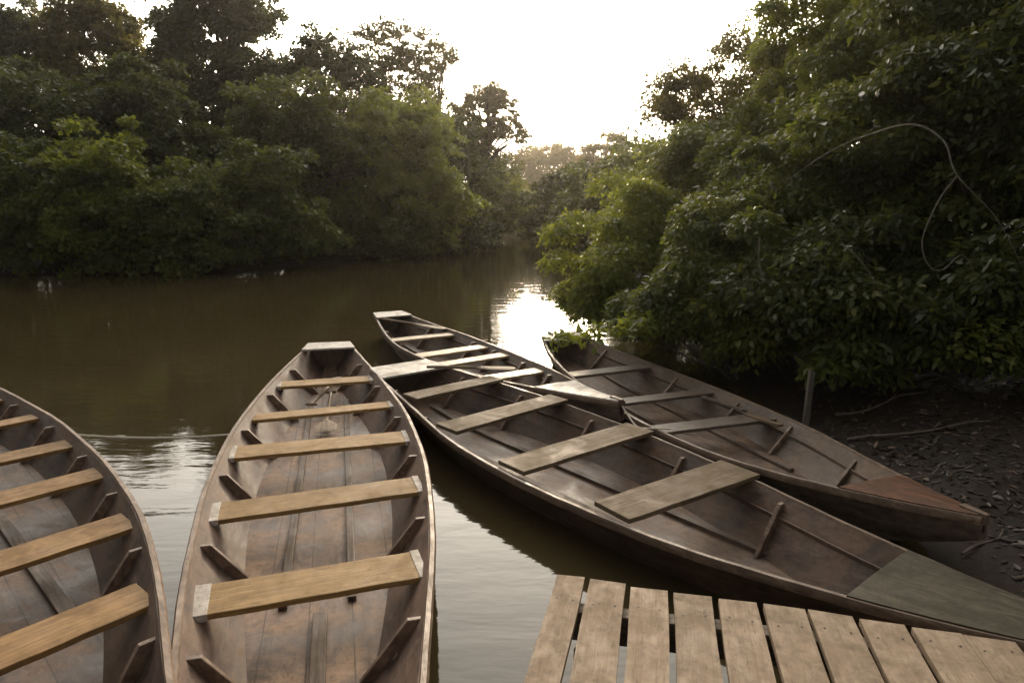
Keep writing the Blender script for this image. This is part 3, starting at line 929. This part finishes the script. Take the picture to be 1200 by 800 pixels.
def plant(name, label, cat, base, blobs, n, size, mat, clump=.7, shape='spray', trunk=.12, trunkm=None, group=None, low=-.5, droop=.45,
          shell=(.58, 1.14), flat=.8, limbs=True, aspect=.36, stems=1, rand=.55, dens=1.0):
    z0 = ground_z(np.array([base[0]]), np.array([base[1]])).item() - .12
    z0 = max(z0, -.4)
    root = thing(name, label, cat, (base[0], base[1], z0), 0, group)
    off = np.array([base[0], base[1], z0])
    cs, pos, u, tn = crown_points(blobs, n, clump, low, shell, flat, dens)
    m_ = len(pos)
    nr = u * .55 + np.array([0, 0, .75]) + rng.normal(size=(m_, 3)) * rand
    dv = u * np.array([1, 1, .4]) + rng.normal(size=(m_, 3)) * .7 - np.array([0, 0, droop])
    leaf_mesh('crown' if cat == 'tree' else 'foliage', pos - off, dv, nr, size * rng.uniform(.5, 1.4, m_), mat, shape, root, aspect=aspect, tint=tn)
    mb = MB()
    B = np.array(blobs, float)
    low_ = B[np.argmin(B[:, 2])]
    top = B[np.argmax(B[:, 2])]
    for k in range(stems):
        a = 2.4 * k
        o2 = Vector((math.cos(a), math.sin(a), 0)) * (.0 if stems == 1 else trunk * 2.2)
        tgt = Vector(top[:3] - off)
        if stems > 1:
            tgt = Vector(B[k % len(B)][:3] - off)
        j = [Vector((random.uniform(-1, 1), random.uniform(-1, 1), 0)) * tgt.length * .03 for _ in range(3)]
        pts = [o2, o2 * 1.2 + tgt * .3 + j[0], o2 * .8 + tgt * .62 + j[1], tgt * .92 + j[2]]
        pts[1].x -= tgt.x * .12; pts[1].y -= tgt.y * .12
        mb.tube(pts, [trunk * 1.25, trunk * .95, trunk * .7, trunk * .3], 8)
    if limbs:
        pick = cs[rng.permutation(len(cs))[:min(len(cs), 26)]]
        tz = Vector(top[:3] - off)
        for c in pick:
            e = Vector(c - off)
            q = min(.9, max(.15, (e.z / max(tz.z, .1)) - .28 + random.uniform(-.1, .1)))
            s_ = tz * q
            md_ = s_ + (e - s_) * .5 + Vector((0, 0, (e - s_).length * .12))
            mb.tube([s_, md_, e], [trunk * .36 * (1.1 - q), trunk * .22, trunk * .07], 5)
    mb.build('trunk' if cat == 'tree' else 'stems', trunkm or M['bark'], root, smooth=True)
    return root


GL, GR = 'trees and bushes of the far left bank', 'bushes and trees of the right bank'
# ---- left bank: bushes at the waterline
plant('riverside_bush', 'broad dark bush at the waterline on the far left edge', 'bush', (-15.3, 21.2),
      [(-16.2, 21.4, 1.5, 1.9, 1.5, 1.5), (-14.3, 21.2, 1.9, 1.6, 1.5, 1.6), (-15.2, 21.9, 2.9, 1.6, 1.4, 1.2)], 24570, 0.152, M['leaf'], 0.459, group=GL, low=-.97, stems=3, trunk=.06)
plant('riverside_bush', 'rounded bright topped bush beside the dark leftmost waterline bush', 'bush', (-12.9, 21.6),
      [(-12.9, 22.2, 2.9, 1.7, 1.5, 1.5), (-12.2, 21.2, 1.4, 1.5, 1.2, 1.3), (-13.6, 21.1, 1.5, 1.2, 1.2, 1.3)], 24570, 0.152, M['leaf_bright'], 0.444, group=GL, low=-.97, stems=3, trunk=.06)
plant('riverside_bush', 'low spreading bush touching the water left of the tall vine covered tree', 'bush', (-10.6, 21.4),
      [(-10.6, 21.6, 1.6, 1.6, 1.3, 1.5), (-9.5, 21.5, 1.1, 1.3, 1.2, 1.1), (-11.6, 21.4, .9, 1.2, 1.0, 1.0)], 23205, 0.146, M['leaf'], 0.407, group=GL, low=-.97, stems=3, trunk=.05)
plant('riverside_bush', 'smaller rounded bush below the tall vine covered tree', 'bush', (-8.6, 23.0),
      [(-8.7, 23.4, 2.2, 1.6, 1.5, 1.5), (-7.6, 23.2, 1.3, 1.4, 1.2, 1.2), (-9.5, 22.8, 1.3, 1.3, 1.2, 1.2)], 24570, 0.152, M['leaf'], 0.444, group=GL, low=-.97, stems=3, trunk=.06)
plant('riverside_bush', 'big rounded mound of foliage in the middle of the far bank', 'bush', (-5.2, 29.8),
      [(-5.2, 29.8, 3.6, 2.5, 2.2, 2.5), (-6.9, 29.5, 2.5, 2.3, 1.8, 2.2), (-3.6, 29.8, 2.2, 2.0, 1.8, 2.1), (-5.0, 28.8, 1.6, 2.0, 1.5, 1.6), (-4.7, 30.3, 4.4, 1.8, 1.6, 1.7), (-3.4, 31.0, .8, 1.5, 1.3, .9), (-6.0, 29.4, .8, 1.6, 1.2, .9), (-4.7, 30.2, .7, 1.4, 1.3, .8)], 54600, 0.171, M['leaf_bright'], 0.555, group=GL, low=-.97, stems=4, trunk=.09)
plant('riverside_bush', 'low dark shrub hanging over the water in front of the big rounded mound', 'bush', (-6.3, 26.8),
      [(-8.2, 24.9, .7, 1.1, 1.0, .8), (-4.2, 28.9, .8, 1.2, 1.1, .9), (-6.6, 26.9, .9, 1.6, 1.2, 1.0), (-5.0, 27.4, .8, 1.5, 1.2, .9)], 17745, 0.146, M['leaf'], 0.370, group=GL, low=-.97, stems=2, trunk=.05)
plant('riverside_bush', 'low shrub where the far bank turns into the narrow channel', 'bush', (-2.6, 31.6),
      [(-3.2, 30.8, .8, 1.4, 1.2, .9), (-1.9, 32.2, 1.0, 1.3, 1.3, 1.1)], 17745, 0.146, M['leaf_dark'], 0.370, group=GL, low=-.97, stems=2, trunk=.05)
plant('riverside_bush', 'small bright green bush at the left mouth of the narrow channel', 'bush', (-1.0, 42.5),
      [(-1.0, 42.6, 2.3, 1.7, 1.5, 1.6), (-.1, 42.2, 1.3, 1.2, 1.2, 1.2), (-1.6, 41.4, 1.0, 1.2, 1.2, 1.0)], 19110, 0.178, M['leaf_bright'], 0.444, group=GL, low=-.97, stems=2, trunk=.06)
# ---- left bank: middle layer
plant('jungle_tree', 'dense dark tree mass behind the far left waterline bush', 'tree', (-17.2, 26.5),
      [(-17.2, 26.5, 4.6, 2.6, 2.0, 1.9), (-15.2, 26.4, 4.2, 1.9, 1.7, 1.7), (-19.5, 26.5, 4.0, 2.2, 2.0, 2.2)], 32760, 0.171, M['leaf_dark'], 0.555, group=GL, trunk=.14)
plant('jungle_tree', 'dense dark tree left of the tall vine covered tree', 'tree', (-13.4, 26.2),
      [(-13.5, 26.2, 4.7, 2.1, 1.8, 1.7), (-12.3, 25.8, 3.4, 1.8, 1.6, 1.8), (-14.8, 25.6, 3.4, 1.6, 1.5, 1.6)], 30030, 0.166, M['leaf_dark'], 0.518, group=GL, trunk=.14)
plant('jungle_tree', 'rounded mid-height tree just right of the tall vine covered tree', 'tree', (-8.4, 27.6),
      [(-8.5, 27.6, 4.6, 1.9, 1.8, 1.8), (-7.2, 28.0, 3.8, 1.6, 1.5, 1.6), (-9.6, 27.2, 3.6, 1.6, 1.5, 1.7)], 28665, 0.166, M['leaf'], 0.518, group=GL, trunk=.13)
# ---- left bank: tall trees
plant('jungle_tree', 'tall tree cut by the left edge of the picture with sky gaps', 'tree', (-25.67, 39.33),
      [(-26.6, 39.33, 9.6, 1.9, 1.76, 2.4), (-28.2, 39.33, 10.6, 2.1, 1.64, 1.9), (-25.9, 39.33, 7.6, 1.5, 1.41, 1.3)], 28665, 0.192, M['leaf_dark'], 0.444, group=GL, trunk=.19)
plant('jungle_tree', 'tall leaning tree second from the left edge with loose crown', 'tree', (-21.53, 38.64),
      [(-22.6, 38.64, 10.6, 1.8, 1.76, 2.4), (-21.4, 38.92, 11.4, 1.5, 1.64, 1.5), (-21.8, 38.64, 8.0, 1.9, 1.76, 1.4), (-20.3, 38.64, 9.0, 1.4, 1.2, 1.3), (-19.4, 38.64, 7.6, 1.3, 1.2, 1.2), (-23.9, 38.64, 10.4, 1.1, 1.2, 1.4), (-23.6, 38.64, 8.6, .9, 1.2, 1.2)], 34807, 0.192, M['leaf_olive'], 0.407, group=GL, trunk=.19)
plant('vine_covered_tree', 'tallest tree, a dark column wrapped in climbing vines', 'tree', (-15.59, 37.81),
      [(-15.59, 37.67, 4.02, 2.35, 1.64, 2.48), (-15.46, 37.67, 7.06, 2.28, 1.64, 2.35), (-15.73, 37.67, 9.68, 2.35, 1.76, 2.07), (-15.3, 37.67, 11.9, 2.3, 1.99, 2.0), (-14.9, 37.81, 13.9, 2.2, 1.76, 1.6), (-14.0, 37.81, 11.6, 1.6, 1.5, 1.2), (-16.4, 37.7, 8.1, 2.5, 1.6, 1.6), (-17.9, 37.7, 7.4, 1.7, 1.5, 1.8), (-17.2, 37.7, 10.0, 1.1, 1.3, 1.1), (-12.9, 37.6, 8.2, 1.3, 1.2, 1.3), (-13.39, 37.54, 10.92, 1.10, 0.94, 0.69)], 103194, 0.192, M['leaf_dark'], 0.444, group=GL, trunk=.24)
plant('jungle_tree', 'round crowned dark tree against the sky right of the tallest tree', 'tree', (-9.5, 36.5),
      [(-9.5, 36.5, 8.7, 1.5, 1.4, 1.5), (-8.2, 36.5, 8.4, 1.0, 1.1, 1.1), (-10.7, 36.6, 8.0, 1.2, 1.2, 1.1), (-9.2, 36.5, 6.6, 1.5, 1.3, 1.0), (-11.9, 36.7, 7.0, 1.4, 1.2, 1.3), (-12.6, 36.7, 5.4, 1.4, 1.2, 1.3)], 23205, 0.191, M['leaf_dark'], 0.444, group=GL, trunk=.18)
plant('airy_tree', 'tall airy tree with thin branches and sky showing through its crown', 'tree', (-6.9, 40.5),
      [(-7.2, 40.4, 10.7, 2.0, 1.4, 1.5), (-6.6, 40.5, 9.0, 1.5, 1.3, 1.5), (-8.3, 40.5, 8.2, 1.4, 1.2, 1.2)], 12350, 0.163, M['leaf_olive'], 0.252, group=GL, trunk=.17, shell=(.45, 1.05), low=-1, flat=.42, dens=.62)
plant('airy_tree', 'thinner airy tree with loose sprays right of the tall airy one', 'tree', (-4.6, 41.0),
      [(-4.8, 41.0, 10.2, 1.25, 1.1, 1.5), (-3.9, 41.0, 10.3, .9, .9, .7), (-4.9, 41, 8.2, 1.3, 1.1, 1.1)], 6760, 0.155, M['leaf_olive'], 0.237, group=GL, trunk=.14, shell=(.45, 1.05), low=-1, flat=.4, dens=.6)
plant('jungle_tree', 'tree with thick leaning dark trunk and open crown at the river bend', 'tree', (-2.9, 42.5),
      [(-1.8, 42.5, 7.7, 1.3, 1.2, 1.0), (-.7, 42.5, 7.4, 1.0, 1.0, .9), (-.1, 42.5, 6.6, .75, .9, .6), (-1.2, 42.5, 6.4, .9, .9, .6), (-2.8, 42.5, 7.2, 1.0, 1.0, 1.1), (.5, 42.5, 6.0, .6, .7, .35), (-2.9, 42.5, 5.4, 1.3, 1.1, 1.2), (-1.0, 42.5, 8.5, .9, .9, .5)], 16380, 0.166, M['leaf_olive'], 0.340, group=GL, trunk=.27, shell=(.45, 1.08), dens=.55, flat=.5, low=-1)
plant('jungle_tree', 'shadowy tree filling the gap behind the big rounded mound', 'tree', (-5.0, 37.0),
      [(-5.0, 37.0, 5.4, 2.2, 1.6, 1.7), (-3.2, 38.0, 4.6, 1.6, 1.5, 1.7), (-7.0, 36.6, 5.4, 1.6, 1.5, 1.6)], 23205, 0.178, M['leaf_dark'], 0.481, group=GL, trunk=.17)
plant('jungle_tree', 'low dusky tree behind the small bright bush at the channel mouth', 'tree', (-1.4, 50.0),
      [(-1.2, 50, 3.6, 1.5, 1.5, 1.7), (-2.7, 50, 4.3, 1.7, 1.5, 1.8), (-.3, 51, 2.6, 1.2, 1.4, 1.5)], 17745, 0.191, M['leaf_olive'], 0.518, group=GL, trunk=.14)
plant('riverside_bush', 'low bush closing the far end of the narrow channel', 'bush', (1.0, 63.5),
      [(-.6, 63, 1.6, 1.8, 1.3, 1.7), (1.4, 63.5, 1.4, 1.7, 1.3, 1.5), (3.4, 62.5, 1.6, 1.7, 1.3, 1.7)], 11700, 0.270, M['leaf_olive'], 0.518, group=GR, low=-.97, stems=3, trunk=.06)
# ---- down the channel, distance haze painted in as paler leaves
for (x, y, z, s_, lb) in ((2.6, 105, 9.6, 1.5, 'palest distant tree above the end of the channel'), (5.6, 112, 10.6, 1.7, 'pale distant round tree right of the palest one'),
                          (7.9, 104, 10.0, 1.35, 'small pale distant tree beside the dark right bank bushes')):
    plant('distant_tree', lb, 'tree', (x, y), [(x, y, z - .7, 1.4 * s_, 1.3 * s_, .9 * s_), (x - 1.2 * s_, y, z - 1.6, 1.1 * s_, 1.2 * s_, .8 * s_), (x + 1.1 * s_, y, z - 1.9, 1.1 * s_, 1.2 * s_, .7 * s_), (x, y, z - 4.4, 1.9 * s_, 1.6 * s_, 1.6 * s_), (x, y, z - 7.4, 2.4 * s_, 1.8 * s_, 1.8 * s_)], 8820, 0.370, M['leaf_far_hazed'], .9, group='hazy distant trees', trunk=.22)
plant('distant_tree', 'flat topped pale tree rising above the right bank bushes', 'tree', (10.2, 74), [(10.4, 74, 8.6, 1.5, 1.2, .45), (9.0, 74, 7.7, 1.4, 1.2, .5), (11.6, 74, 7.7, 1.3, 1.2, .5), (10.0, 74, 6.2, 2.4, 1.6, 1.1), (8.0, 74, 5.4, 1.8, 1.6, 1.5), (12.2, 74, 5.0, 2.4, 1.6, 1.8)], 9450, 0.310, M['leaf_far_hazed'], .7, group='hazy distant trees', trunk=.2)
# ---- right bank beyond the canoes
plant('riverside_bush', 'dark bushy tree at the right mouth of the narrow channel', 'bush', (2.6, 38.2),
      [(2.4, 38.0, 2.0, 1.5, 1.4, 1.5), (3.3, 38.2, 2.6, 1.4, 1.4, 1.3), (1.7, 37.6, .9, .9, 1.1, .9), (4.6, 38.5, 2.9, 1.5, 1.4, 1.4)], 18900, 0.199, M['leaf_dark'], 0.444, group=GR, low=-.97, stems=3, trunk=.07)
plant('riverside_bush', 'layered bush over the water between the channel and the near thicket', 'bush', (4.2, 30.0),
      [(4.2, 30.2, 2.3, 1.7, 1.5, 1.4), (3.0, 29.6, 1.5, 1.4, 1.3, 1.1), (5.6, 30.2, 2.6, 1.6, 1.5, 1.6), (2.5, 29.0, .8, 1.0, 1.1, .8), (4.4, 28.8, 1.2, 1.6, 1.3, 1.2)], 23100, 0.185, M['leaf'], 0.407, group=GR, low=-.97, stems=3, trunk=.07, flat=.5)
plant('riverside_bush', 'sunny bush in front of the layered right bank bush', 'bush', (4.6, 22.0),
      [(4.4, 22.0, 1.9, 1.3, 1.4, 1.5), (5.6, 22.2, 2.8, 1.4, 1.4, 1.3), (3.5, 21.4, 1.0, 1.0, 1.1, .9)], 18900, 0.156, M['leaf_bright'], 0.370, group=GR, low=-.97, stems=3, trunk=.06)


def near(label, base, blobs, n, size, mat, name='thicket_shrub', cat='bush', **kw):
    kw.setdefault('trunk', .035)
    kw.setdefault('stems', 4)
    kw.setdefault('low', -.8)
    kw.setdefault('shell', (.48, 1.10))
    kw.setdefault('flat', .85)
    plant(name, label, cat, base, blobs, n, size, mat, kw.pop('clump', .42), 'leaf', group=GR, droop=kw.pop('droop', .75), aspect=kw.pop('aspect', .27), **kw)


near('low leafy shrub reaching furthest out over the water', (2.9, 11.6), [(2.0, 11.3, 1.0, .95, 1.1, .8), (1.45, 11.0, .75, .6, .9, .5), (1.75, 10.4, .50, .65, .7, .42), (2.3, 9.8, .45, .65, .6, .42), (1.2, 11.4, .40, .45, .7, .3), (2.6, 12.0, 1.6, .9, 1.0, .8)], 50871, 0.078, M['leaf_bright'])
near('tall leafy shrub behind the low one over the water', (3.7, 13.2), [(3.3, 13.2, 2.2, 1.0, 1.1, 1.1), (2.7, 12.9, 1.5, .7, .9, .8), (4.3, 13.4, 2.9, 1.0, 1.1, .9)], 29924, 0.083, M['leaf'])
near('young tree whose crown stands out against the sky left of the thicket', (5.6, 17.0), [(4.5, 17.0, 4.3, 1.1, 1.1, .85), (5.5, 17.2, 4.9, 1.2, 1.1, .95), (4.9, 17.0, 3.1, 1.1, 1.1, .8), (6.2, 17, 3.8, 1.2, 1.1, 1.0)], 33915, 0.099, M['leaf_olive'], 'young_tree', 'tree', trunk=.09, stems=1, clump=.48)
near('leafy tree rising past the top edge at the thicket edge', (6.4, 14.0), [(5.7, 14.0, 4.9, 1.2, 1.2, 1.1), (6.4, 14.0, 6.2, 1.5, 1.3, 1.2), (5.4, 13.6, 3.5, 1.1, 1.1, .9), (7.2, 13.8, 4.8, 1.3, 1.2, 1.1)], 41895, 0.094, M['leaf_bright'], 'young_tree', 'tree', trunk=.09, stems=1, clump=.48)
near('mid-height shrub above the canoe sterns in the thicket', (4.3, 10.6), [(3.6, 10.4, 1.6, .9, .9, .8), (4.3, 10.8, 2.5, 1.0, 1.0, .9), (3.0, 10.0, .95, .75, .8, .6)], 33915, 0.076, M['leaf'])
near('tall thicket tree crowding the upper right sky', (6.6, 11.0), [(5.6, 11.0, 3.7, 1.0, 1.0, 1.0), (6.4, 11.2, 4.9, 1.3, 1.2, 1.1), (7.4, 11.0, 4.0, 1.2, 1.2, 1.2), (5.9, 10.8, 2.6, .9, .9, .8)], 43890, 0.089, M['leaf'], 'young_tree', 'tree', trunk=.09, stems=1, clump=.46)
near('broad thicket tree over the top right corner', (6.9, 8.8), [(5.8, 8.8, 3.5, 1.1, 1.0, .9), (6.9, 8.8, 4.5, 1.3, 1.2, 1.1), (7.0, 8.6, 3.0, 1.1, 1.0, .9), (5.2, 8.9, 4.5, .9, .9, .7)], 43890, 0.089, M['leaf_dark'], 'young_tree', 'tree', trunk=.09, stems=1, clump=.45)
near('leafy shrub hanging low over the stern of the rightmost canoe', (3.3, 8.6), [(2.65, 8.4, 1.25, .75, .7, .6), (2.25, 8.3, .85, .5, .6, .38), (3.2, 8.8, 1.8, .8, .8, .65), (2.15, 8.9, .6, .45, .5, .3)], 31919, 0.071, M['leaf'])
near('dense shrub in the middle of the thicket beneath the arching vine', (4.4, 8.8), [(3.9, 8.7, 1.9, .8, .8, .75), (4.4, 8.9, 2.8, .95, .9, .8), (3.6, 8.5, 1.1, .7, .7, .5)], 33915, 0.078, M['leaf'])
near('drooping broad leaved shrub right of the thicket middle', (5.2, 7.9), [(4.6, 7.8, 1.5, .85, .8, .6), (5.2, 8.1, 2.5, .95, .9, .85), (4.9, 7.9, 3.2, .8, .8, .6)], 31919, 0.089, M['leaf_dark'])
near('shadowy shrub at the right edge of the picture, with unseen foliage added for shade', (5.6, 6.9), [(5.0, 6.8, 1.7, .8, .75, .6), (5.6, 7.0, 2.5, .9, .9, .8), (5.7, 6.8, 1.3, .8, .7, .5), (5.3, 7.2, 3.4, .9, .8, .7), (6.2, 5.6, 3.0, 1.0, .9, .8), (6.0, 4.4, 3.7, 1.1, .9, .8), (5.4, 3.2, 3.9, 1.1, .9, .7), (6.6, 3.4, 2.8, 1.0, .9, .8)], 31919, 0.094, M['leaf_dark'])  # last four blobs: foliage out of view, added to shade mud and bows
near('low shrub filling the foot of the thicket beside the rightmost canoe', (3.4, 8.9), [(2.75, 8.5, .62, .6, .5, .42), (3.4, 8.4, .72, .65, .5, .45), (2.3, 8.9, .5, .5, .5, .35), (4.0, 8.3, .8, .6, .5, .5)], 16800, 0.071, M['leaf_dark'])
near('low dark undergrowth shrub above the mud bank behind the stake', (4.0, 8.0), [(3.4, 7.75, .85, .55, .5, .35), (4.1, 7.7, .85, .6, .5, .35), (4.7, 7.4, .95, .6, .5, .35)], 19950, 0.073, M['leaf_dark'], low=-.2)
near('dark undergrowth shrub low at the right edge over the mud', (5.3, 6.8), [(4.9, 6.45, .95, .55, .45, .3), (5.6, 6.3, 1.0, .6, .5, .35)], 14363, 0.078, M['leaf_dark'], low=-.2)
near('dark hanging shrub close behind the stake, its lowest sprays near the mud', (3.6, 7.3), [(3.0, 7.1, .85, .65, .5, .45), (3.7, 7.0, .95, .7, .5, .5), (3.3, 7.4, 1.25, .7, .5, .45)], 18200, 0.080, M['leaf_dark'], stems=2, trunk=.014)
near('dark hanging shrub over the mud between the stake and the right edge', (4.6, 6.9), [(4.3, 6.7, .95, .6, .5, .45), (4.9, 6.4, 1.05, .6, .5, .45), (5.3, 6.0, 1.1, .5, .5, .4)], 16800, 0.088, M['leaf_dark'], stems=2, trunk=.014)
near('leafy shrub drooping onto the far gunwale of the rightmost canoe', (2.75, 8.0), [(2.15, 8.2, .72, .5, .45, .34), (1.95, 8.85, .55, .45, .45, .32), (2.9, 7.55, .62, .5, .4, .36), (2.55, 7.75, .70, .5, .45, .36), (2.35, 8.1, 1.05, .55, .5, .4)], 21000, 0.080, M['leaf'], stems=2, trunk=.018)
near('sparse low shrub trailing thin sprays down to the mud behind the loose sticks', (4.0, 6.9), [(3.3, 6.75, .55, .5, .35, .30), (4.0, 6.6, .62, .55, .35, .32), (4.6, 6.25, .70, .5, .35, .32), (5.0, 5.8, .78, .45, .35, .34)], 6500, .085, M['leaf'], stems=3, trunk=.012)
# thin branch reaching out over the rightmost canoe's stern
near('thin leafy branch dipping over the stern platform of the rightmost canoe', (2.6, 8.3), [(.75, 7.75, .56, .26, .22, .08), (1.15, 7.9, .62, .3, .25, .1), (1.6, 8.05, .68, .32, .28, .14)], 627, 0.089, M['leaf_bright'], clump=.16, stems=1, trunk=.014, limbs=False, name='overhanging_branch', cat='branch')
# forest behind the thicket so that no bare horizon shows
def wood_mass(name, label, blobs, n, size, mat, clump):
    cs, pos, u, tn = crown_points(blobs, n, clump)
    m_ = len(pos)
    o = leaf_mesh(name, pos, u * np.array([1, 1, .4]) + rng.normal(size=(m_, 3)) * .7 - np.array([0, 0, .4]), u * .5 + np.array([0, 0, .7]) + rng.normal(size=(m_, 3)) * .5,
                  size * rng.uniform(.7, 1.3, m_), mat, 'spray', tint=tn)
    tag(o, label, kind='stuff')
fb = [(x + random.uniform(-1, 1), 44 + random.uniform(-3, 3) - x * .05, random.uniform(2.4, 3.6), 3.4, 2.4, random.uniform(2.6, 3.6)) for x in np.arange(-46, -3, 2.6)]
fb += [(x, 35.5 + random.uniform(-1, 1), random.uniform(1.8, 3.4), 1.9, 1.6, random.uniform(2.0, 2.8)) for x in np.arange(-14, -2.4, 1.7)]
fb += [(x, 31 + random.uniform(-1.5, 1.5), random.uniform(1.8, 2.8), 2.4, 2.0, random.uniform(2.2, 2.9)) for x in np.arange(-42, -7, 2.4)]
fb += [(x, 22.5 + random.uniform(-.4, 1.2), random.uniform(1.4, 2.2), 1.9, 1.5, random.uniform(1.6, 2.4)) for x in np.arange(-38, -18.6, 2.2)]
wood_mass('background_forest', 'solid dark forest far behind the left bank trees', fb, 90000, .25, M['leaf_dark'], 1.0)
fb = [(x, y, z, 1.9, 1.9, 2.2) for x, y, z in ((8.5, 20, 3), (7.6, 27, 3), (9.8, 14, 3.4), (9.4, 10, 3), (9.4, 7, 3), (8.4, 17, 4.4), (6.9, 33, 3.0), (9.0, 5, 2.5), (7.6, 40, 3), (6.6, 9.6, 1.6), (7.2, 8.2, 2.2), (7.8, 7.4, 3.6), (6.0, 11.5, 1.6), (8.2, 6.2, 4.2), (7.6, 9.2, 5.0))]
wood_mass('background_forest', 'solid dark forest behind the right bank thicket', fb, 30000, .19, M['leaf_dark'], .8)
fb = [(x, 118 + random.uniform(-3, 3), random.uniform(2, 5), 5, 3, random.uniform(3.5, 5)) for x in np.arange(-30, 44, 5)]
wood_mass('background_forest', 'pale forest closing the far end of the channel', fb, 12000, .6, M['leaf_far_hazed'], 1.4)


# ------------------------------------------------------------------ vines
def vine(label, pts, rad, mat=None, name='hanging_vine', rise=False):
    mb = MB()
    P = [Vector((p[0] * .93, p[1] * .93, 2.1 + (p[2] - 2.1) * .93)) for p in pts]
    xs = np.arange(len(P))
    b = P[0]
    out_ = [Vector([interp(xs, [p[k] for p in P], q) for k in range(3)]) - b for q in np.linspace(0, len(P) - 1, 10 * len(P))]
    n = len(out_)
    mb.tube(out_, [rad * ((.25 + 1.5 * math.sin(math.pi * min(1, (i / n) * 1.05)) ** 2 * .55) if rise else (1 - .6 * i / n)) for i in range(n)], 6)
    return tag(mb.build(name, mat or M['vine'], smooth=True, loc=b), label, 'vine', 'bare vines hanging in the thicket')


vine('pale bare vine arching high over the thicket', [(2.9, 7.5, 2.32), (3.22, 7.2, 2.62), (3.53, 7.0, 2.78), (3.83, 6.8, 2.85), (4.02, 6.6, 2.68), (4.12, 6.5, 2.37), (4.45, 6.4, 2.0), (4.7, 6.3, 1.55)], .0075, rise=True)
vine('loose vine loop hanging below the end of the arching vine', [(4.12, 6.5, 2.36), (3.98, 6.5, 2.14), (3.87, 6.5, 1.78), (3.92, 6.45, 1.55), (4.04, 6.42, 1.5), (4.2, 6.4, 1.64), (4.35, 6.4, 1.45)], .006)
vine('thin straight vine slanting down in the middle of the thicket', [(3.35, 7.0, 1.72), (3.52, 7.0, 1.58), (3.67, 7.0, 1.41), (3.82, 7.0, 1.18), (3.95, 7.0, .9)], .0055)
vine('short vertical vine hanging at the left of the thicket', [(2.69, 7.5, 1.75), (2.70, 7.5, 1.5), (2.75, 7.5, 1.3), (2.76, 7.5, 1.02)], .007)

# ------------------------------------------------------------------ mud bank: litter and fallen sticks
n = 26000
x = rng.uniform(2.2, 9, n); y = rng.uniform(1.2, 10, n)
d = shore_dist(x, y)
k = d > .12 + .35 * rng.random(n)
x, y = x[k], y[k]
z = ground_z(x, y) + .006
pos = np.stack([x, y, z], -1)
n = len(pos)
lit = leaf_mesh('leaf_litter', pos, np.stack([rng.normal(size=n), rng.normal(size=n), rng.normal(size=n) * .22], -1), np.array([0, 0, 1.]) + rng.normal(size=(n, 3)) * .3,
                rng.uniform(.025, .085, n), M['litter'], 'leaf', aspect=.22)
tag(lit, 'dead leaves and twigs scattered over the dark mud bank', kind='stuff')

sticks = [((3.05, 4.75), 8, .8, .011, 'thin dry stick lying on the mud right of the stake'),
          ((3.5, 5.6), -12, 1.1, .016, 'longest fallen branch on the mud bank'),
          ((2.95, 3.85), 15, .55, .010, 'short twig on the mud near the rust brown bow'),
          ((3.2, 3.3), -20, .9, .013, 'crooked stick on the mud below the rust brown bow'),
          ((3.9, 4.6), 35, .9, .012, 'dry stick on the mud at the right edge of the picture'),
          ((3.6, 6.4), 5, .9, .014, 'fallen branch lying just under the low undergrowth')]
for (x, y), a, L, r_, lb in sticks:
    mb = MB()
    pts = []
    for q in np.linspace(-.5, .5, 8):
        px, py = x + q * L * math.cos(R(a)), y + q * L * math.sin(R(a)) + .035 * math.sin(q * 7 + x * 5)
        pts.append((px - x, py - y, ground_z(np.array(px), np.array(py)).item() + r_ * 1.4 + .012 * math.sin(q * 9 + y * 3)))
    r_ *= .75
    mb.tube(pts, [r_ * (1.1 - .7 * i / 7) for i in range(8)], 6)
    i = 4
    mb.tube([pts[i], (pts[i][0] + .12 * L, pts[i][1] + .1 * L, pts[i][2] + .03), (pts[i][0] + .2 * L, pts[i][1] + .22 * L, pts[i][2] + .02)], [r_ * .6, r_ * .45, r_ * .2], 5)
    tag(mb.build('fallen_stick', M['stick'], smooth=True, loc=(x, y, 0)), lb, 'stick', 'sticks on the mud bank')

# ------------------------------------------------------------------ humid air
m, t, out = new_mat('haze')
pv = N(t, 'ShaderNodeVolumePrincipled')
pv.inputs['Color'].default_value = (1.0, .95, .87, 1)
pv.inputs['Density'].default_value = HAZE
pv.inputs['Anisotropy'].default_value = .78
t.links.new(pv.outputs[0], out.inputs['Volume'])
mb = MB(); mb.box(-420, 420, -420, 420, -4, 16)
tag(mb.build('haze', m), 'thin humid haze over the river', kind='stuff')
